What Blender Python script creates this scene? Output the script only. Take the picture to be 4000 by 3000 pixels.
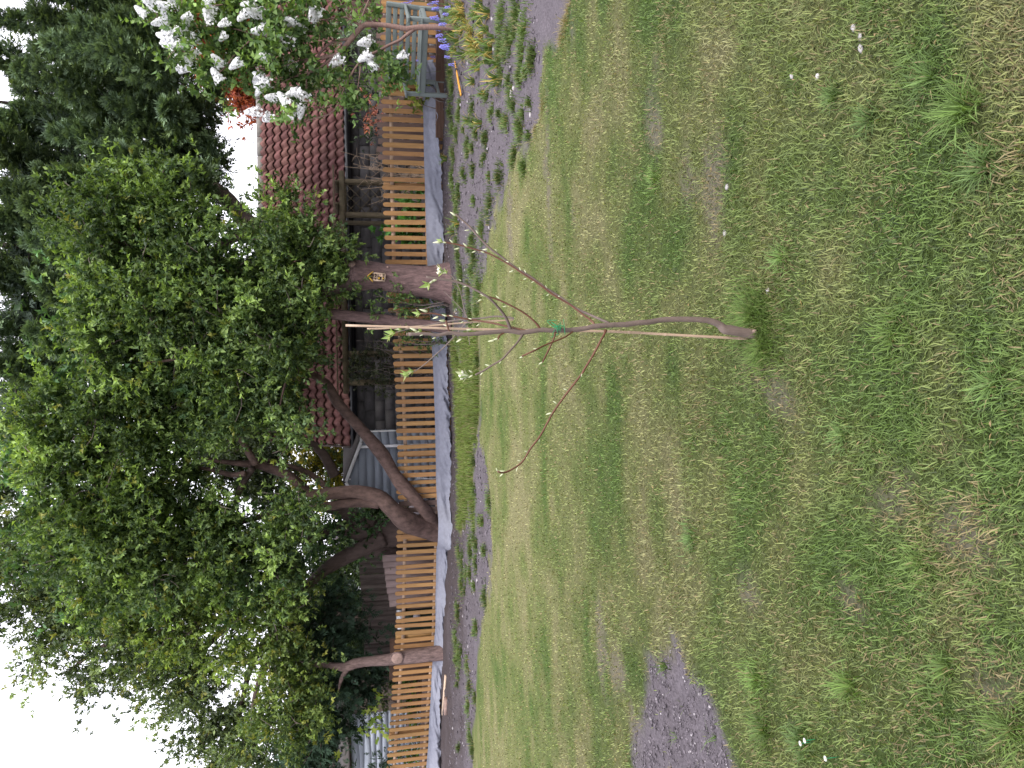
import bpy, math, random
import numpy as np
from mathutils import Vector, Matrix

for o in list(bpy.data.objects):
    bpy.data.objects.remove(o)
SC = bpy.context.scene
COL = SC.collection
R = math.radians

# ------------------------------------------------------------------ camera
# The photograph was taken with the phone upright and is stored lying on its side:
# the camera is rolled by 90 degrees (plus a small tilt of the hand).
F = 3004.0                       # focal length in photo pixels (photo 4000 x 3000)
PITCH, ROLL, HC = R(11.6), R(1.2), 1.5
CAM = np.array([0.0, 0.0, HC])
fw = np.array([0, math.cos(PITCH), -math.sin(PITCH)])
up0 = np.array([0, math.sin(PITCH), math.cos(PITCH)])
rt0 = np.array([1.0, 0, 0])
upv = up0 * math.cos(ROLL) + rt0 * math.sin(ROLL)
rtv = rt0 * math.cos(ROLL) - up0 * math.sin(ROLL)
cam = bpy.data.cameras.new("camera")
cam.sensor_width = 36.0
cam.lens = 36.0 * F / 4000.0
cam.clip_start, cam.clip_end = 0.05, 2000
camo = bpy.data.objects.new("camera", cam)
COL.objects.link(camo)
x_, y_, z_ = -upv, rtv, -fw
camo.matrix_world = Matrix(((x_[0], y_[0], z_[0], 0), (x_[1], y_[1], z_[1], 0), (x_[2], y_[2], z_[2], HC), (0, 0, 0, 1)))
SC.camera = camo

# ------------------------------------------------------------------ sky, sun, exposure
SUN_EL, SUN_AZ = R(52), R(150)          # azimuth clockwise from +Y (behind the camera, to its right)
w = bpy.data.worlds.new("World")
SC.world = w
w.use_nodes = True
nt = w.node_tree
bg = nt.nodes["Background"]
sky = nt.nodes.new("ShaderNodeTexSky")
sky.sky_type = 'NISHITA'
sky.sun_disc = False
sky.sun_elevation = SUN_EL
sky.sun_rotation = SUN_AZ
sky.dust_density = 3.0
hs = nt.nodes.new("ShaderNodeHueSaturation")
hs.inputs["Saturation"].default_value = 0.25
mx = nt.nodes.new("ShaderNodeMix")
mx.data_type = 'RGBA'
mx.inputs[0].default_value = 0.72        # even high cloud veil over the sky
mx.inputs[7].default_value = (9.7, 9.6, 10.7, 1)
nt.links.new(sky.outputs[0], hs.inputs["Color"])
nt.links.new(hs.outputs[0], mx.inputs[6])
nt.links.new(mx.outputs[2], bg.inputs[0])
bg.inputs[1].default_value = 0.085
sun = bpy.data.lights.new("sun", 'SUN')
sun.energy = 1.3
sun.angle = R(16)
sun.color = (1.0, 0.955, 0.88)
suno = bpy.data.objects.new("sun", sun)
COL.objects.link(suno)
sd = Vector((math.sin(SUN_AZ) * math.cos(SUN_EL), math.cos(SUN_AZ) * math.cos(SUN_EL), math.sin(SUN_EL)))
suno.rotation_euler = sd.to_track_quat('Z', 'Y').to_euler()
suno.location = (4, -6, 20)
SC.render.engine = 'CYCLES'
SC.view_settings.view_transform = 'Standard'
SC.view_settings.look = 'None'
SC.view_settings.exposure = 1.65
SC.view_settings.gamma = 1.0
SC.cycles.max_bounces = 6
SC.cycles.transparent_max_bounces = 4

# ------------------------------------------------------------------ geometry helpers
rng = np.random.default_rng(7)
random.seed(7)

def ray(X, Y):
    return fw * F + rtv * (1500.0 - Y) - upv * (X - 2000.0)
def at(X, Y, D):
    """world point on the sight line of a photo pixel, at forward distance D"""
    d = ray(X, Y)
    return CAM + d * (D / d[1])
def gr(X, Y, z=0.0):
    """world point of a photo pixel lying on level z"""
    d = ray(X, Y)
    return CAM + d * ((z - HC) / d[2])

def sstep(a, b, t):
    t = np.clip((t - a) / (b - a), 0, 1)
    return t * t * (3 - 2 * t)

class VNoise:
    def __init__(s, seed):
        s.g = np.random.default_rng(seed).random((256, 256))
    def __call__(s, x, y):
        x = np.asarray(x, float); y = np.asarray(y, float)
        xi = np.floor(x).astype(int); yi = np.floor(y).astype(int)
        fx = x - xi; fy = y - yi
        fx = fx * fx * (3 - 2 * fx); fy = fy * fy * (3 - 2 * fy)
        g = s.g
        a = g[xi & 255, yi & 255]; b = g[(xi + 1) & 255, yi & 255]
        c = g[xi & 255, (yi + 1) & 255]; d = g[(xi + 1) & 255, (yi + 1) & 255]
        return (a * (1 - fx) + b * fx) * (1 - fy) + (c * (1 - fx) + d * fx) * fy
    def fbm(s, x, y, o=4):
        t = 0; amp = 0.5; n = 0
        for i in range(o):
            t = t + amp * s(x * 2 ** i + 13.7 * i, y * 2 ** i + 7.1 * i); n += amp; amp *= 0.5
        return t / n
N1, N2, N3 = VNoise(1), VNoise(2), VNoise(3)

def tag(o, label=None, cat=None, group=None, kind=None):
    if label: o["label"] = label
    if cat: o["category"] = cat
    if group: o["group"] = group
    if kind: o["kind"] = kind
    return o
def thing(name, loc, label, cat, group=None, rz=0.0):
    e = bpy.data.objects.new(name, None)
    e.empty_display_size = 0.1
    e.location = Vector(loc)
    e.rotation_euler = (0, 0, rz)
    COL.objects.link(e)
    return tag(e, label, cat, group)
def put(o, parent=None, local=False):
    COL.objects.link(o)
    if parent is not None:
        o.parent = parent
        if not local:                    # geometry given in world coordinates
            off = Vector((0, 0, 0)); p = parent
            while p is not None:
                off += p.location; p = p.parent
            o.location = o.location - off
    return o
def mesh_np(name, V, faces, mats, colors=None, smooth=False):
    """V (n,3); faces (m,k) array or list of arrays"""
    me = bpy.data.meshes.new(name)
    V = np.ascontiguousarray(V, dtype=np.float32)
    fl = faces if isinstance(faces, list) else [faces]
    fl = [np.asarray(f, dtype=np.int32) for f in fl if len(f)]
    loops = np.concatenate([f.ravel() for f in fl])
    tot = np.concatenate([np.full(len(f), f.shape[1], dtype=np.int32) for f in fl])
    start = np.concatenate([[0], np.cumsum(tot)[:-1]]).astype(np.int32)
    me.vertices.add(len(V)); me.vertices.foreach_set("co", V.ravel())
    me.loops.add(len(loops)); me.loops.foreach_set("vertex_index", loops)
    me.polygons.add(len(tot)); me.polygons.foreach_set("loop_start", start); me.polygons.foreach_set("loop_total", tot)
    if smooth: me.polygons.foreach_set("use_smooth", np.ones(len(tot), dtype=bool))
    for m in (mats if isinstance(mats, (list, tuple)) else [mats]): me.materials.append(m)
    if colors is not None:
        a = me.attributes.new("Col", 'FLOAT_COLOR', 'POINT')
        c = np.ones((len(V), 4), dtype=np.float32); c[:, :3] = colors
        a.data.foreach_set("color", c.ravel())
    me.update(calc_edges=True)
    return me
def obj_np(name, V, faces, mats, parent=None, colors=None, smooth=False, local=False, loc=None):
    o = bpy.data.objects.new(name, mesh_np(name, V, faces, mats, colors, smooth))
    if loc is not None: o.location = Vector(loc)
    return put(o, parent, local)

BOXF = np.array([[0, 3, 2, 1], [4, 5, 6, 7], [0, 1, 5, 4], [1, 2, 6, 5], [2, 3, 7, 6], [3, 0, 4, 7]])
class MB:
    """collects shapes for one mesh"""
    def __init__(s): s.V = []; s.Q = []; s.T = []; s.n = 0
    def add(s, V, q=None, t=None):
        V = np.asarray(V, float)
        if q is not None and len(q): s.Q.append(np.asarray(q) + s.n)
        if t is not None and len(t): s.T.append(np.asarray(t) + s.n)
        s.V.append(V); s.n += len(V); return s
    def hexa(s, P): return s.add(P, BOXF)
    def box(s, c, size, M=None):
        a, b, d = [q / 2 for q in size]
        P = np.array([[-a, -b, -d], [a, -b, -d], [a, b, -d], [-a, b, -d], [-a, -b, d], [a, -b, d], [a, b, d], [-a, b, d]])
        if M is not None: P = P @ np.asarray(M).T
        return s.hexa(P + np.asarray(c))
    def beam(s, p, q, wd, ht, up=(0, 0, 1)):
        p, q = np.asarray(p, float), np.asarray(q, float)
        d = q - p; L = np.linalg.norm(d); d = d / L
        sd_ = np.cross(d, up); sd_ /= np.linalg.norm(sd_); u = np.cross(sd_, d)
        M = np.stack([d, sd_, u], axis=1)
        return s.box((p + q) / 2, (L, wd, ht), M)
    def tube(s, P, rad, sides=8, wob=0.0, seed=0, cap=True):
        V, Qd, T = tube_arrays(P, rad, sides, wob, seed, cap)
        return s.add(V, Qd, T)
    def build(s, name, mats, parent=None, colors=None, smooth=False, local=False, loc=None):
        V = np.concatenate(s.V)
        fl = ([np.concatenate(s.Q)] if s.Q else []) + ([np.concatenate(s.T)] if s.T else [])
        return obj_np(name, V, fl, mats, parent, colors, smooth, local, loc)

def spline(P, n):
    """Catmull-Rom through rows of P (any columns)"""
    P = np.asarray(P, float)
    if len(P) < 3:
        t = np.linspace(0, 1, n)[:, None]
        return P[0] * (1 - t) + P[-1] * t
    E = np.vstack([2 * P[0] - P[1], P, 2 * P[-1] - P[-2]])
    seg = len(P) - 1
    u = np.linspace(0, seg, n); i = np.minimum(u.astype(int), seg - 1); f = (u - i)[:, None]
    a, b, c, d = E[i], E[i + 1], E[i + 2], E[i + 3]
    return 0.5 * ((2 * b) + (-a + c) * f + (2 * a - 5 * b + 4 * c - d) * f ** 2 + (-a + 3 * b - 3 * c + d) * f ** 3)

def tube_arrays(P, rad, sides=8, wob=0.0, seed=0, cap=True):
    P = np.asarray(P, float); n = len(P)
    rad = np.broadcast_to(np.asarray(rad, float), (n,))
    T = np.gradient(P, axis=0); T /= np.linalg.norm(T, axis=1)[:, None] + 1e-9
    ref = np.array([0.31, 0.95, 0.05]) if abs(T[0][2]) > 0.6 else np.array([0, 0, 1.0])
    a = np.cross(T, ref); a /= np.linalg.norm(a, axis=1)[:, None] + 1e-9
    b = np.cross(T, a)
    th = np.arange(sides) / sides * 2 * np.pi
    rr = np.repeat(rad[:, None], sides, 1)
    if wob:
        L = np.concatenate([[0], np.cumsum(np.linalg.norm(np.diff(P, axis=0), axis=1))])
        nz = VNoise(seed + 50)
        rr = rr * (1 + wob * (nz.fbm(np.cos(th)[None] * 1.7 + 5 + L[:, None] * 1.3, np.sin(th)[None] * 1.7 + L[:, None] * 2.1, 3) - 0.5) * 2)
    V = P[:, None] + rr[..., None] * (np.cos(th)[None, :, None] * a[:, None] + np.sin(th)[None, :, None] * b[:, None])
    V = V.reshape(-1, 3)
    i = np.arange(n - 1)[:, None] * sides; j = np.arange(sides)[None]; k = (j + 1) % sides
    Q = np.stack([i + j, i + sides + j, i + sides + k, i + k], axis=-1).reshape(-1, 4)
    Tt = np.zeros((0, 3), int)
    if cap:
        V = np.vstack([V, P[0], P[-1]])
        c0, c1 = n * sides, n * sides + 1
        jj = np.arange(sides); kk = (jj + 1) % sides
        Tt = np.vstack([np.stack([np.full(sides, c0), jj, kk], 1), np.stack([np.full(sides, c1), (n - 1) * sides + kk, (n - 1) * sides + jj], 1)])
    return V, Q, Tt

# ------------------------------------------------------------------ materials
ALB = 0.58        # the colours below were picked by eye; this brings them to real reflectances
def mat(name, col, rough=0.8, var=0.25, scale=8.0, bump=0.0, bscale=40.0, stretch=(1, 1, 1), objrand=0.0, spec=0.3, col2=None, tint=None, coords='Object'):
    col = tuple(q * ALB for q in col); col2 = tuple(q * ALB for q in col2) if col2 else None
    m = bpy.data.materials.new(name); m.use_nodes = True
    n = m.node_tree; L = n.links; b = n.nodes["Principled BSDF"]
    b.inputs["Roughness"].default_value = rough
    b.inputs["Specular IOR Level"].default_value = spec
    tc = n.nodes.new("ShaderNodeTexCoord"); mp = n.nodes.new("ShaderNodeMapping")
    mp.inputs["Scale"].default_value = stretch
    L.new(tc.outputs[coords], mp.inputs["Vector"])
    vec = mp.outputs[0]
    if objrand:
        oi = n.nodes.new("ShaderNodeObjectInfo"); va = n.nodes.new("ShaderNodeVectorMath"); va.operation = 'ADD'
        ml = n.nodes.new("ShaderNodeMath"); ml.operation = 'MULTIPLY'; ml.inputs[1].default_value = 37.0
        L.new(oi.outputs["Random"], ml.inputs[0]); L.new(vec, va.inputs[0]); L.new(ml.outputs[0], va.inputs[1]); vec = va.outputs[0]
    nz = n.nodes.new("ShaderNodeTexNoise"); nz.inputs["Scale"].default_value = scale; nz.inputs["Detail"].default_value = 8; nz.inputs["Roughness"].default_value = 0.65
    L.new(vec, nz.inputs["Vector"])
    rp = n.nodes.new("ShaderNodeValToRGB"); rp.color_ramp.elements[0].position = 0.3; rp.color_ramp.elements[1].position = 0.7
    c2 = col2 if col2 else tuple(min(1, q * (1 + var)) for q in col)
    rp.color_ramp.elements[0].color = (*[q * (1 - var) for q in col], 1); rp.color_ramp.elements[1].color = (*c2, 1)
    L.new(nz.outputs[0], rp.inputs[0]); out = rp.outputs[0]
    if objrand:
        hv = n.nodes.new("ShaderNodeHueSaturation"); mr = n.nodes.new("ShaderNodeMapRange")
        mr.inputs[3].default_value = 1 - objrand; mr.inputs[4].default_value = 1 + objrand
        L.new(oi.outputs["Random"], mr.inputs[0]); L.new(mr.outputs[0], hv.inputs["Value"]); L.new(out, hv.inputs["Color"])
        mr2 = n.nodes.new("ShaderNodeMapRange"); mr2.inputs[3].default_value = 0.5 - 0.03 * objrand; mr2.inputs[4].default_value = 0.5 + 0.03 * objrand
        fr = n.nodes.new("ShaderNodeMath"); fr.operation = 'FRACT'; mm = n.nodes.new("ShaderNodeMath"); mm.operation = 'MULTIPLY'; mm.inputs[1].default_value = 7.3
        L.new(oi.outputs["Random"], mm.inputs[0]); L.new(mm.outputs[0], fr.inputs[0]); L.new(fr.outputs[0], mr2.inputs[0]); L.new(mr2.outputs[0], hv.inputs["Hue"])
        out = hv.outputs[0]
    L.new(out, b.inputs["Base Color"])
    if bump:
        n2 = n.nodes.new("ShaderNodeTexNoise"); n2.inputs["Scale"].default_value = bscale; n2.inputs["Detail"].default_value = 6
        L.new(vec, n2.inputs["Vector"])
        bp = n.nodes.new("ShaderNodeBump"); bp.inputs["Strength"].default_value = 1.0; bp.inputs["Distance"].default_value = bump
        L.new(n2.outputs[0], bp.inputs["Height"]); L.new(bp.outputs[0], b.inputs["Normal"])
    return m

def leafmat(name, trans=0.35, rough=0.55, spec=0.35, thru=(1.25, 1.3, 0.55)):
    """colour comes from the leaf's own point colour; part of the light passes through"""
    m = bpy.data.materials.new(name); m.use_nodes = True
    n = m.node_tree; L = n.links; b = n.nodes["Principled BSDF"]; o = n.nodes["Material Output"]
    at_ = n.nodes.new("ShaderNodeAttribute"); at_.attribute_name = "Col"
    b.inputs["Roughness"].default_value = rough; b.inputs["Specular IOR Level"].default_value = spec
    L.new(at_.outputs["Color"], b.inputs["Base Color"])
    tr = n.nodes.new("ShaderNodeBsdfTranslucent")
    mu = n.nodes.new("ShaderNodeMix"); mu.data_type = 'RGBA'; mu.blend_type = 'MULTIPLY'; mu.inputs[0].default_value = 1
    mu.inputs[7].default_value = (*thru, 1)
    L.new(at_.outputs["Color"], mu.inputs[6]); L.new(mu.outputs[2], tr.inputs["Color"])
    ms = n.nodes.new("ShaderNodeMixShader"); ms.inputs[0].default_value = trans
    L.new(b.outputs[0], ms.inputs[1]); L.new(tr.outputs[0], ms.inputs[2]); L.new(ms.outputs[0], o.inputs["Surface"])
    return m

M = {}
M['leaf'] = leafmat("broad_leaf", 0.38)
M['needle'] = leafmat("conifer_spray", 0.22, 0.7, 0.2)
M['grass'] = leafmat("grass_blade", 0.3, 0.6, 0.25)
M['petal'] = leafmat("petal", 0.3, 0.7, 0.2, (1, 1, 1))
M['picket'] = mat("stained_picket", (0.49, 0.265, 0.105), 0.65, 0.22, 6, 0.0015, 60, (5, 5, 0.5), objrand=0.16)
M['rail'] = mat("fence_rail", (0.54, 0.38, 0.28), 0.75, 0.15, 6, 0.001, 60, (0.6, 5, 5), objrand=0.08)
M['oldwood'] = mat("weathered_wood", (0.19, 0.125, 0.108), 0.85, 0.3, 5, 0.002, 50, (4, 4, 0.5), objrand=0.18)
M['pinkwood'] = mat("faded_plank", (0.38, 0.28, 0.265), 0.85, 0.25, 5, 0.002, 50, (5, 5, 0.6), objrand=0.12)
M['brownwood'] = mat("dark_brown_board", (0.17, 0.12, 0.108), 0.85, 0.35, 4, 0.003, 40, (5, 5, 0.5), objrand=0.2, col2=(0.25, 0.20, 0.175))
M['pergola'] = mat("greenish_treated_timber", (0.17, 0.135, 0.085), 0.85, 0.3, 6, 0.002, 50, (3, 3, 1), objrand=0.12)
M['membrane'] = mat("weed_membrane", (0.36, 0.37, 0.45), 0.9, 0.12, 14, 0.002, 120, (1, 1, 1), spec=0.1)
M['decking'] = mat("brown_decking", (0.15, 0.085, 0.06), 0.8, 0.2, 6, 0.001, 50, (0.5, 4, 4))
M['bench'] = mat("sage_green_paint", (0.225, 0.265, 0.26), 0.6, 0.08, 9, 0.0006, 70, (1, 1, 1), objrand=0.04, spec=0.35)
M['block'] = mat("concrete_block", (0.165, 0.155, 0.16), 0.95, 0.2, 9, 0.003, 90, (1, 1, 1), objrand=0.12)
M['mortar'] = mat("mortar", (0.24, 0.23, 0.225), 0.95, 0.15, 9, 0.002, 90)
M['tile'] = mat("clay_pantile", (0.205, 0.078, 0.066), 0.85, 0.4, 7, 0.003, 60, (1, 1, 1), objrand=0.28, col2=(0.27, 0.125, 0.115))
M['ridge'] = mat("mossy_ridge_mortar", (0.27, 0.25, 0.23), 0.95, 0.35, 12, 0.006, 40)
M['gutter'] = mat("black_plastic", (0.012, 0.012, 0.016), 0.35, 0.2, 5, spec=0.5)
M['shed'] = mat("blue_grey_cladding", (0.46, 0.51, 0.61), 0.55, 0.06, 4, 0.0006, 60, objrand=0.04)
M['shedside'] = M['shed']
M['whitetrim'] = mat("white_trim", (1.4, 1.4, 1.46), 0.5, 0.06, 8)
M['shedroof'] = mat("grey_felt_roof", (0.10, 0.088, 0.085), 0.95, 0.25, 14, 0.002, 80)
M['glass'] = mat("dark_window_pane", (0.02, 0.024, 0.03), 0.08, 0.2, 2, spec=0.6)
M['barkA'] = mat("cypress_bark", (0.195, 0.125, 0.122), 0.9, 0.55, 8, 0.02, 22, (3, 3, 0.7))
M['barkB'] = mat("plum_bark", (0.155, 0.098, 0.086), 0.88, 0.55, 6, 0.008, 26, (2.2, 2.2, 1.2))
M['barkC'] = mat("pale_flaking_bark", (0.24, 0.165, 0.155), 0.9, 0.55, 9, 0.01, 26, (3, 3, 0.9))
M['barkD'] = mat("dark_old_bark", (0.115, 0.08, 0.072), 0.9, 0.35, 6, 0.01, 26, (3, 3, 0.8))  # darker brown bark for limbs and background trees
M['lilacbark'] = mat("lilac_bark", (0.34, 0.215, 0.185), 0.85, 0.3, 14, 0.004, 30, (1, 1, 4))
M['cutwood'] = mat("cut_wood", (0.42, 0.29, 0.25), 0.85, 0.35, 18, 0.001, 60)
M['twig'] = mat("grey_twig", (0.25, 0.20, 0.18), 0.85, 0.25, 9)
M['drytwig'] = mat("dead_beige_twig", (0.46, 0.34, 0.25), 0.85, 0.25, 9)
M['sapbark'] = mat("sapling_bark", (0.20, 0.145, 0.125), 0.6, 0.28, 30, 0.0012, 120, (1, 1, 0.5), spec=0.4)
M['redtwig'] = mat("red_brown_shoot", (0.175, 0.072, 0.042), 0.5, 0.25, 40, spec=0.4)
M['cane'] = mat("bamboo_cane", (0.60, 0.43, 0.31), 0.45, 0.14, 25, (0), 50, (1, 1, 0.1), spec=0.4)
M['twine'] = mat("green_twine", (0.01, 0.30, 0.12), 0.5, 0.2, 20)
M['bud'] = leafmat("opening_bud", 0.3, 0.6, 0.3)
M['yellow'] = mat("yellow_plastic", (0.78, 0.36, 0.02), 0.4, 0.08, 9, spec=0.5)
M['black'] = mat("black_rubber", (0.02, 0.02, 0.022), 0.6, 0.2, 9)
M['stone'] = mat("pale_stone", (0.62, 0.58, 0.58), 0.9, 0.2, 20, objrand=0.2)
M['bluewhite'] = mat("pale_blue_weatherboard", (0.58, 0.64, 0.76), 0.85, 0.2, 5, 0.003, 40, (0.5, 3, 3), objrand=0.1, col2=(0.68, 0.74, 0.86))
M['greenbin'] = mat("dark_green_plastic", (0.012, 0.032, 0.026), 0.5, 0.2, 6)
M['ochre'] = mat("ochre_wood", (0.85, 0.50, 0.07), 0.7, 0.15, 14)
M['palewood'] = mat("pale_plywood", (0.85, 0.64, 0.48), 0.75, 0.12, 14)
M['farroof'] = mat("far_white_roof", (0.62, 0.58, 0.66), 0.9, 0.15, 6, objrand=0.1)
M['farwall'] = mat("far_brick_wall", (0.22, 0.14, 0.12), 0.9, 0.2, 9)
M['redleafwall'] = mat("dark_red_brown_board", (0.085, 0.04, 0.034), 0.8, 0.3, 5, 0.002, 40, (4, 4, .5), objrand=0.15)

# ground: colour carried by the sheet, broken up by fine noise and relief
gm = bpy.data.materials.new("lawn_and_soil"); gm.use_nodes = True
n = gm.node_tree; L = n.links; b = n.nodes["Principled BSDF"]; b.inputs["Roughness"].default_value = 0.95; b.inputs["Specular IOR Level"].default_value = 0.1
a_ = n.nodes.new("ShaderNodeAttribute"); a_.attribute_name = "Col"
tc = n.nodes.new("ShaderNodeTexCoord")
nz = n.nodes.new("ShaderNodeTexNoise"); nz.inputs["Scale"].default_value = 55; nz.inputs["Detail"].default_value = 9; nz.inputs["Roughness"].default_value = 0.75
L.new(tc.outputs["Object"], nz.inputs["Vector"])
mr = n.nodes.new("ShaderNodeMapRange"); mr.inputs[1].default_value = 0.3; mr.inputs[2].default_value = 0.7; mr.inputs[3].default_value = 0.55; mr.inputs[4].default_value = 1.45
L.new(nz.outputs[0], mr.inputs[0])
vm = n.nodes.new("ShaderNodeVectorMath"); vm.operation = 'SCALE'
L.new(a_.outputs["Color"], vm.inputs[0]); L.new(mr.outputs[0], vm.inputs["Scale"]); L.new(vm.outputs[0], b.inputs["Base Color"])
bp = n.nodes.new("ShaderNodeBump"); bp.inputs["Strength"].default_value = 1; bp.inputs["Distance"].default_value = 0.012
L.new(nz.outputs[0], bp.inputs["Height"]); L.new(bp.outputs[0], b.inputs["Normal"])
M['ground'] = gm

# ------------------------------------------------------------------ ground
def gz(x, y):
    """height of the ground"""
    x = np.asarray(x, float); y = np.asarray(y, float)
    dip = -0.17 * np.exp(-((x + 1.3) / 2.6) ** 2) * sstep(9.0, 13.2, y)
    back = -0.42 * sstep(0.4, 3.0, y - (13.536 - 0.219 * x))
    return dip + back
# outline of beds, traced on the ground
def poly(px): return np.array([gr(X, Y)[:2] for X, Y in px])
def inside(P, x, y):
    x = np.asarray(x); y = np.asarray(y); r = np.zeros(x.shape, bool); j = len(P) - 1
    for i in range(len(P)):
        xi, yi = P[i]; xj, yj = P[j]
        if yi != yj:
            r ^= ((yi > y) != (yj > y)) & (x < (xj - xi) * (y - yi) / (yj - yi) + xi)
        j = i
    return r
def pdist(P, x, y):
    """distance to the outline (positive inside)"""
    x = np.asarray(x, float); y = np.asarray(y, float); d = np.full(x.shape, 1e9); j = len(P) - 1
    for i in range(len(P)):
        a = P[j]; bb = P[i]; e = bb - a; t = np.clip(((x - a[0]) * e[0] + (y - a[1]) * e[1]) / (e @ e + 1e-12), 0, 1)
        d = np.minimum(d, np.hypot(x - a[0] - t * e[0], y - a[1] - t * e[1])); j = i
    return np.where(inside(P, x, y), d, -d)
lawn_edge = [(2330, -500), (2240, 0), (2235, 90), (2150, 190), (2115, 300), (2120, 450), (2075, 560), (2010, 640), (1977, 702), (1935, 820), (1914, 904), (1893, 1017), (1875, 1150),
             (1872, 1300), (1876, 1500), (1880, 1690), (1905, 1800), (1915, 1950), (1915, 2150), (1906, 2330), (1880, 2420), (1862, 2600), (1850, 2800), (1842, 3000), (1800, 3900)]
BED = np.vstack([poly(lawn_edge), [[-40, 60], [40, 60]]])
PATCH = poly([(2520, 2544), (2570, 2575), (2624, 2530), (2680, 2600), (2741, 2648), (2796, 2738), (2805, 2800), (2827, 2883), (2895, 2996), (2920, 3150), (2470, 3200), (2484, 3000), (2479, 2883), (2511, 2747), (2538, 2612)])
LONGGRASS = poly([(1752, 1330), (1868, 1300), (1872, 1500), (1876, 1690), (1850, 1800), (1840, 1950), (1845, 2040), (1760, 2060)])
WORN = [(2790, 830, .34, .07), (2690, 620, .2, .05), (2420, 2600, .3, .07), (2350, 2560, .25, .05), (2480, 2850, .2, .06), (3440, 1950, .12, .05), (3780, 2060, .1, .05), (2960, 1400, .10, .05), (3060, 1560, .10, .06),
        (2140, 680, .5, .06), (2250, 900, .3, .05), (2560, 450, .2, .04), (3470, 2010, .07, .04), (3330, 2340, .06, .04), (3900, 2720, .07, .05), (3700, 1730, .07, .04), (2900, 2300, .12, .04), (1990, 850, .5, .06)]
WP = [(*gr(X, Y)[:2], a, c) for X, Y, a, c in WORN]
def soil_amount(x, y):
    nn = (N1.fbm(x * 3.1, y * 3.1, 4) - 0.5)
    d = pdist(BED, x, y)
    s = sstep(-0.05, 0.10, d + nn * 0.55)
    lg = sstep(-0.05, 0.2, pdist(LONGGRASS, x, y) + nn * 1.3)
    s = s * (1 - lg)
    s = np.maximum(s, sstep(-0.05, 0.06, pdist(PATCH, x, y) + nn * 0.3))
    return s
def worn_amount(x, y):
    v = np.zeros(np.shape(x)); nn = (N2.fbm(x * 7, y * 7, 4) - 0.5)
    for px, py, a, c in WP:
        q = np.hypot((x - px) / a, (y - py) / (c * 2.2)) + nn * 3.0
        v = np.maximum(v, 0.66 * (1 - sstep(0.0, 1.2, q)))
    return v
LUSH = np.array([0.092, 0.142, 0.036]); MID = np.array([0.168, 0.188, 0.068]); PALE = np.array([0.238, 0.226, 0.112]); STRAW = np.array([0.27, 0.222, 0.118])
SOIL = np.array([0.103, 0.090, 0.102]); DSOIL = np.array([0.060, 0.049, 0.052])
def lawn_col(x, y):
    """broad patches of greener and drier turf; mown in strips across the garden"""
    a = N2.fbm(x * 0.7 + 3, y * 1.1, 4); c = N3.fbm(x * 3.1, y * 4.6, 4); st = N1(x * 0.12 + 9, y * 1.9 + 4)
    dry = np.clip(0.46 + (a - 0.5) * 1.25 + (c - 0.5) * 1.5 + (st - 0.5) * 0.15 + 0.14 * sstep(3.0, 6.5, y) - 0.08 * sstep(2.6, 1.6, y), 0, 1)[..., None]
    col = np.where(dry < 0.5, LUSH + (MID - LUSH) * dry * 2, MID + (PALE - MID) * (dry - 0.5) * 2)
    return col
xs = np.concatenate([[-300, -120, -60, -30, -18], np.arange(-11, 11.01, 0.07), [18, 30, 60, 120, 300]])
ys = np.concatenate([[-60, -20, -6, -2, 0.3], np.arange(0.9, 16.0, 0.06), [17, 18.5, 21, 25, 32, 45, 80, 160, 400]])
GX, GY = np.meshgrid(xs, ys, indexing='ij')
so = soil_amount(GX, GY)
h = gz(GX, GY)
fine = (N1.fbm(GX * 8, GY * 8, 3) - 0.5)
h = h + so * (0.075 * fine - 0.012) + 0.02 * (N3.fbm(GX * 1.1, GY * 1.1, 2) - 0.5) * sstep(15, 13, GY)
col = lawn_col(GX, GY) * (0.42 + 0.25 * sstep(3.0, 8.0, GY))[..., None]  # turf base darkened to paint the shade between grass blades
wn = worn_amount(GX, GY)[..., None]
col = col * (1 - wn) + (SOIL * 0.62 + STRAW * 0.22) * wn
dk = np.clip(sstep(10.0, 13.0, GY) * 1.0 + (N2.fbm(GX * 1.7, GY * 1.7, 3) - 0.5) * 1.2, 0, 1)[..., None]
sc_ = SOIL * (1 - dk) + DSOIL * dk
col = col * (1 - so[..., None]) + sc_ * so[..., None]
V = np.stack([GX, GY, h], -1).reshape(-1, 3)
nx, ny = GX.shape
ii, jj = np.meshgrid(np.arange(nx - 1), np.arange(ny - 1), indexing='ij')
q0 = (ii * ny + jj).ravel()
ground = obj_np("ground", V, np.stack([q0, q0 + ny, q0 + ny + 1, q0 + 1], -1), M['ground'], None, col.reshape(-1, 3), True)
tag(ground, kind="structure", label="mown lawn with bare soil beds below the picket fence")
def gh(x, y):
    """surface height incl. clods"""
    s = soil_amount(x, y)
    return gz(x, y) + s * (0.075 * (N1.fbm(x * 8, y * 8, 3) - 0.5) - 0.012) + 0.02 * (N3.fbm(x * 1.1, y * 1.1, 2) - 0.5) * sstep(15, 13, y)

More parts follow.
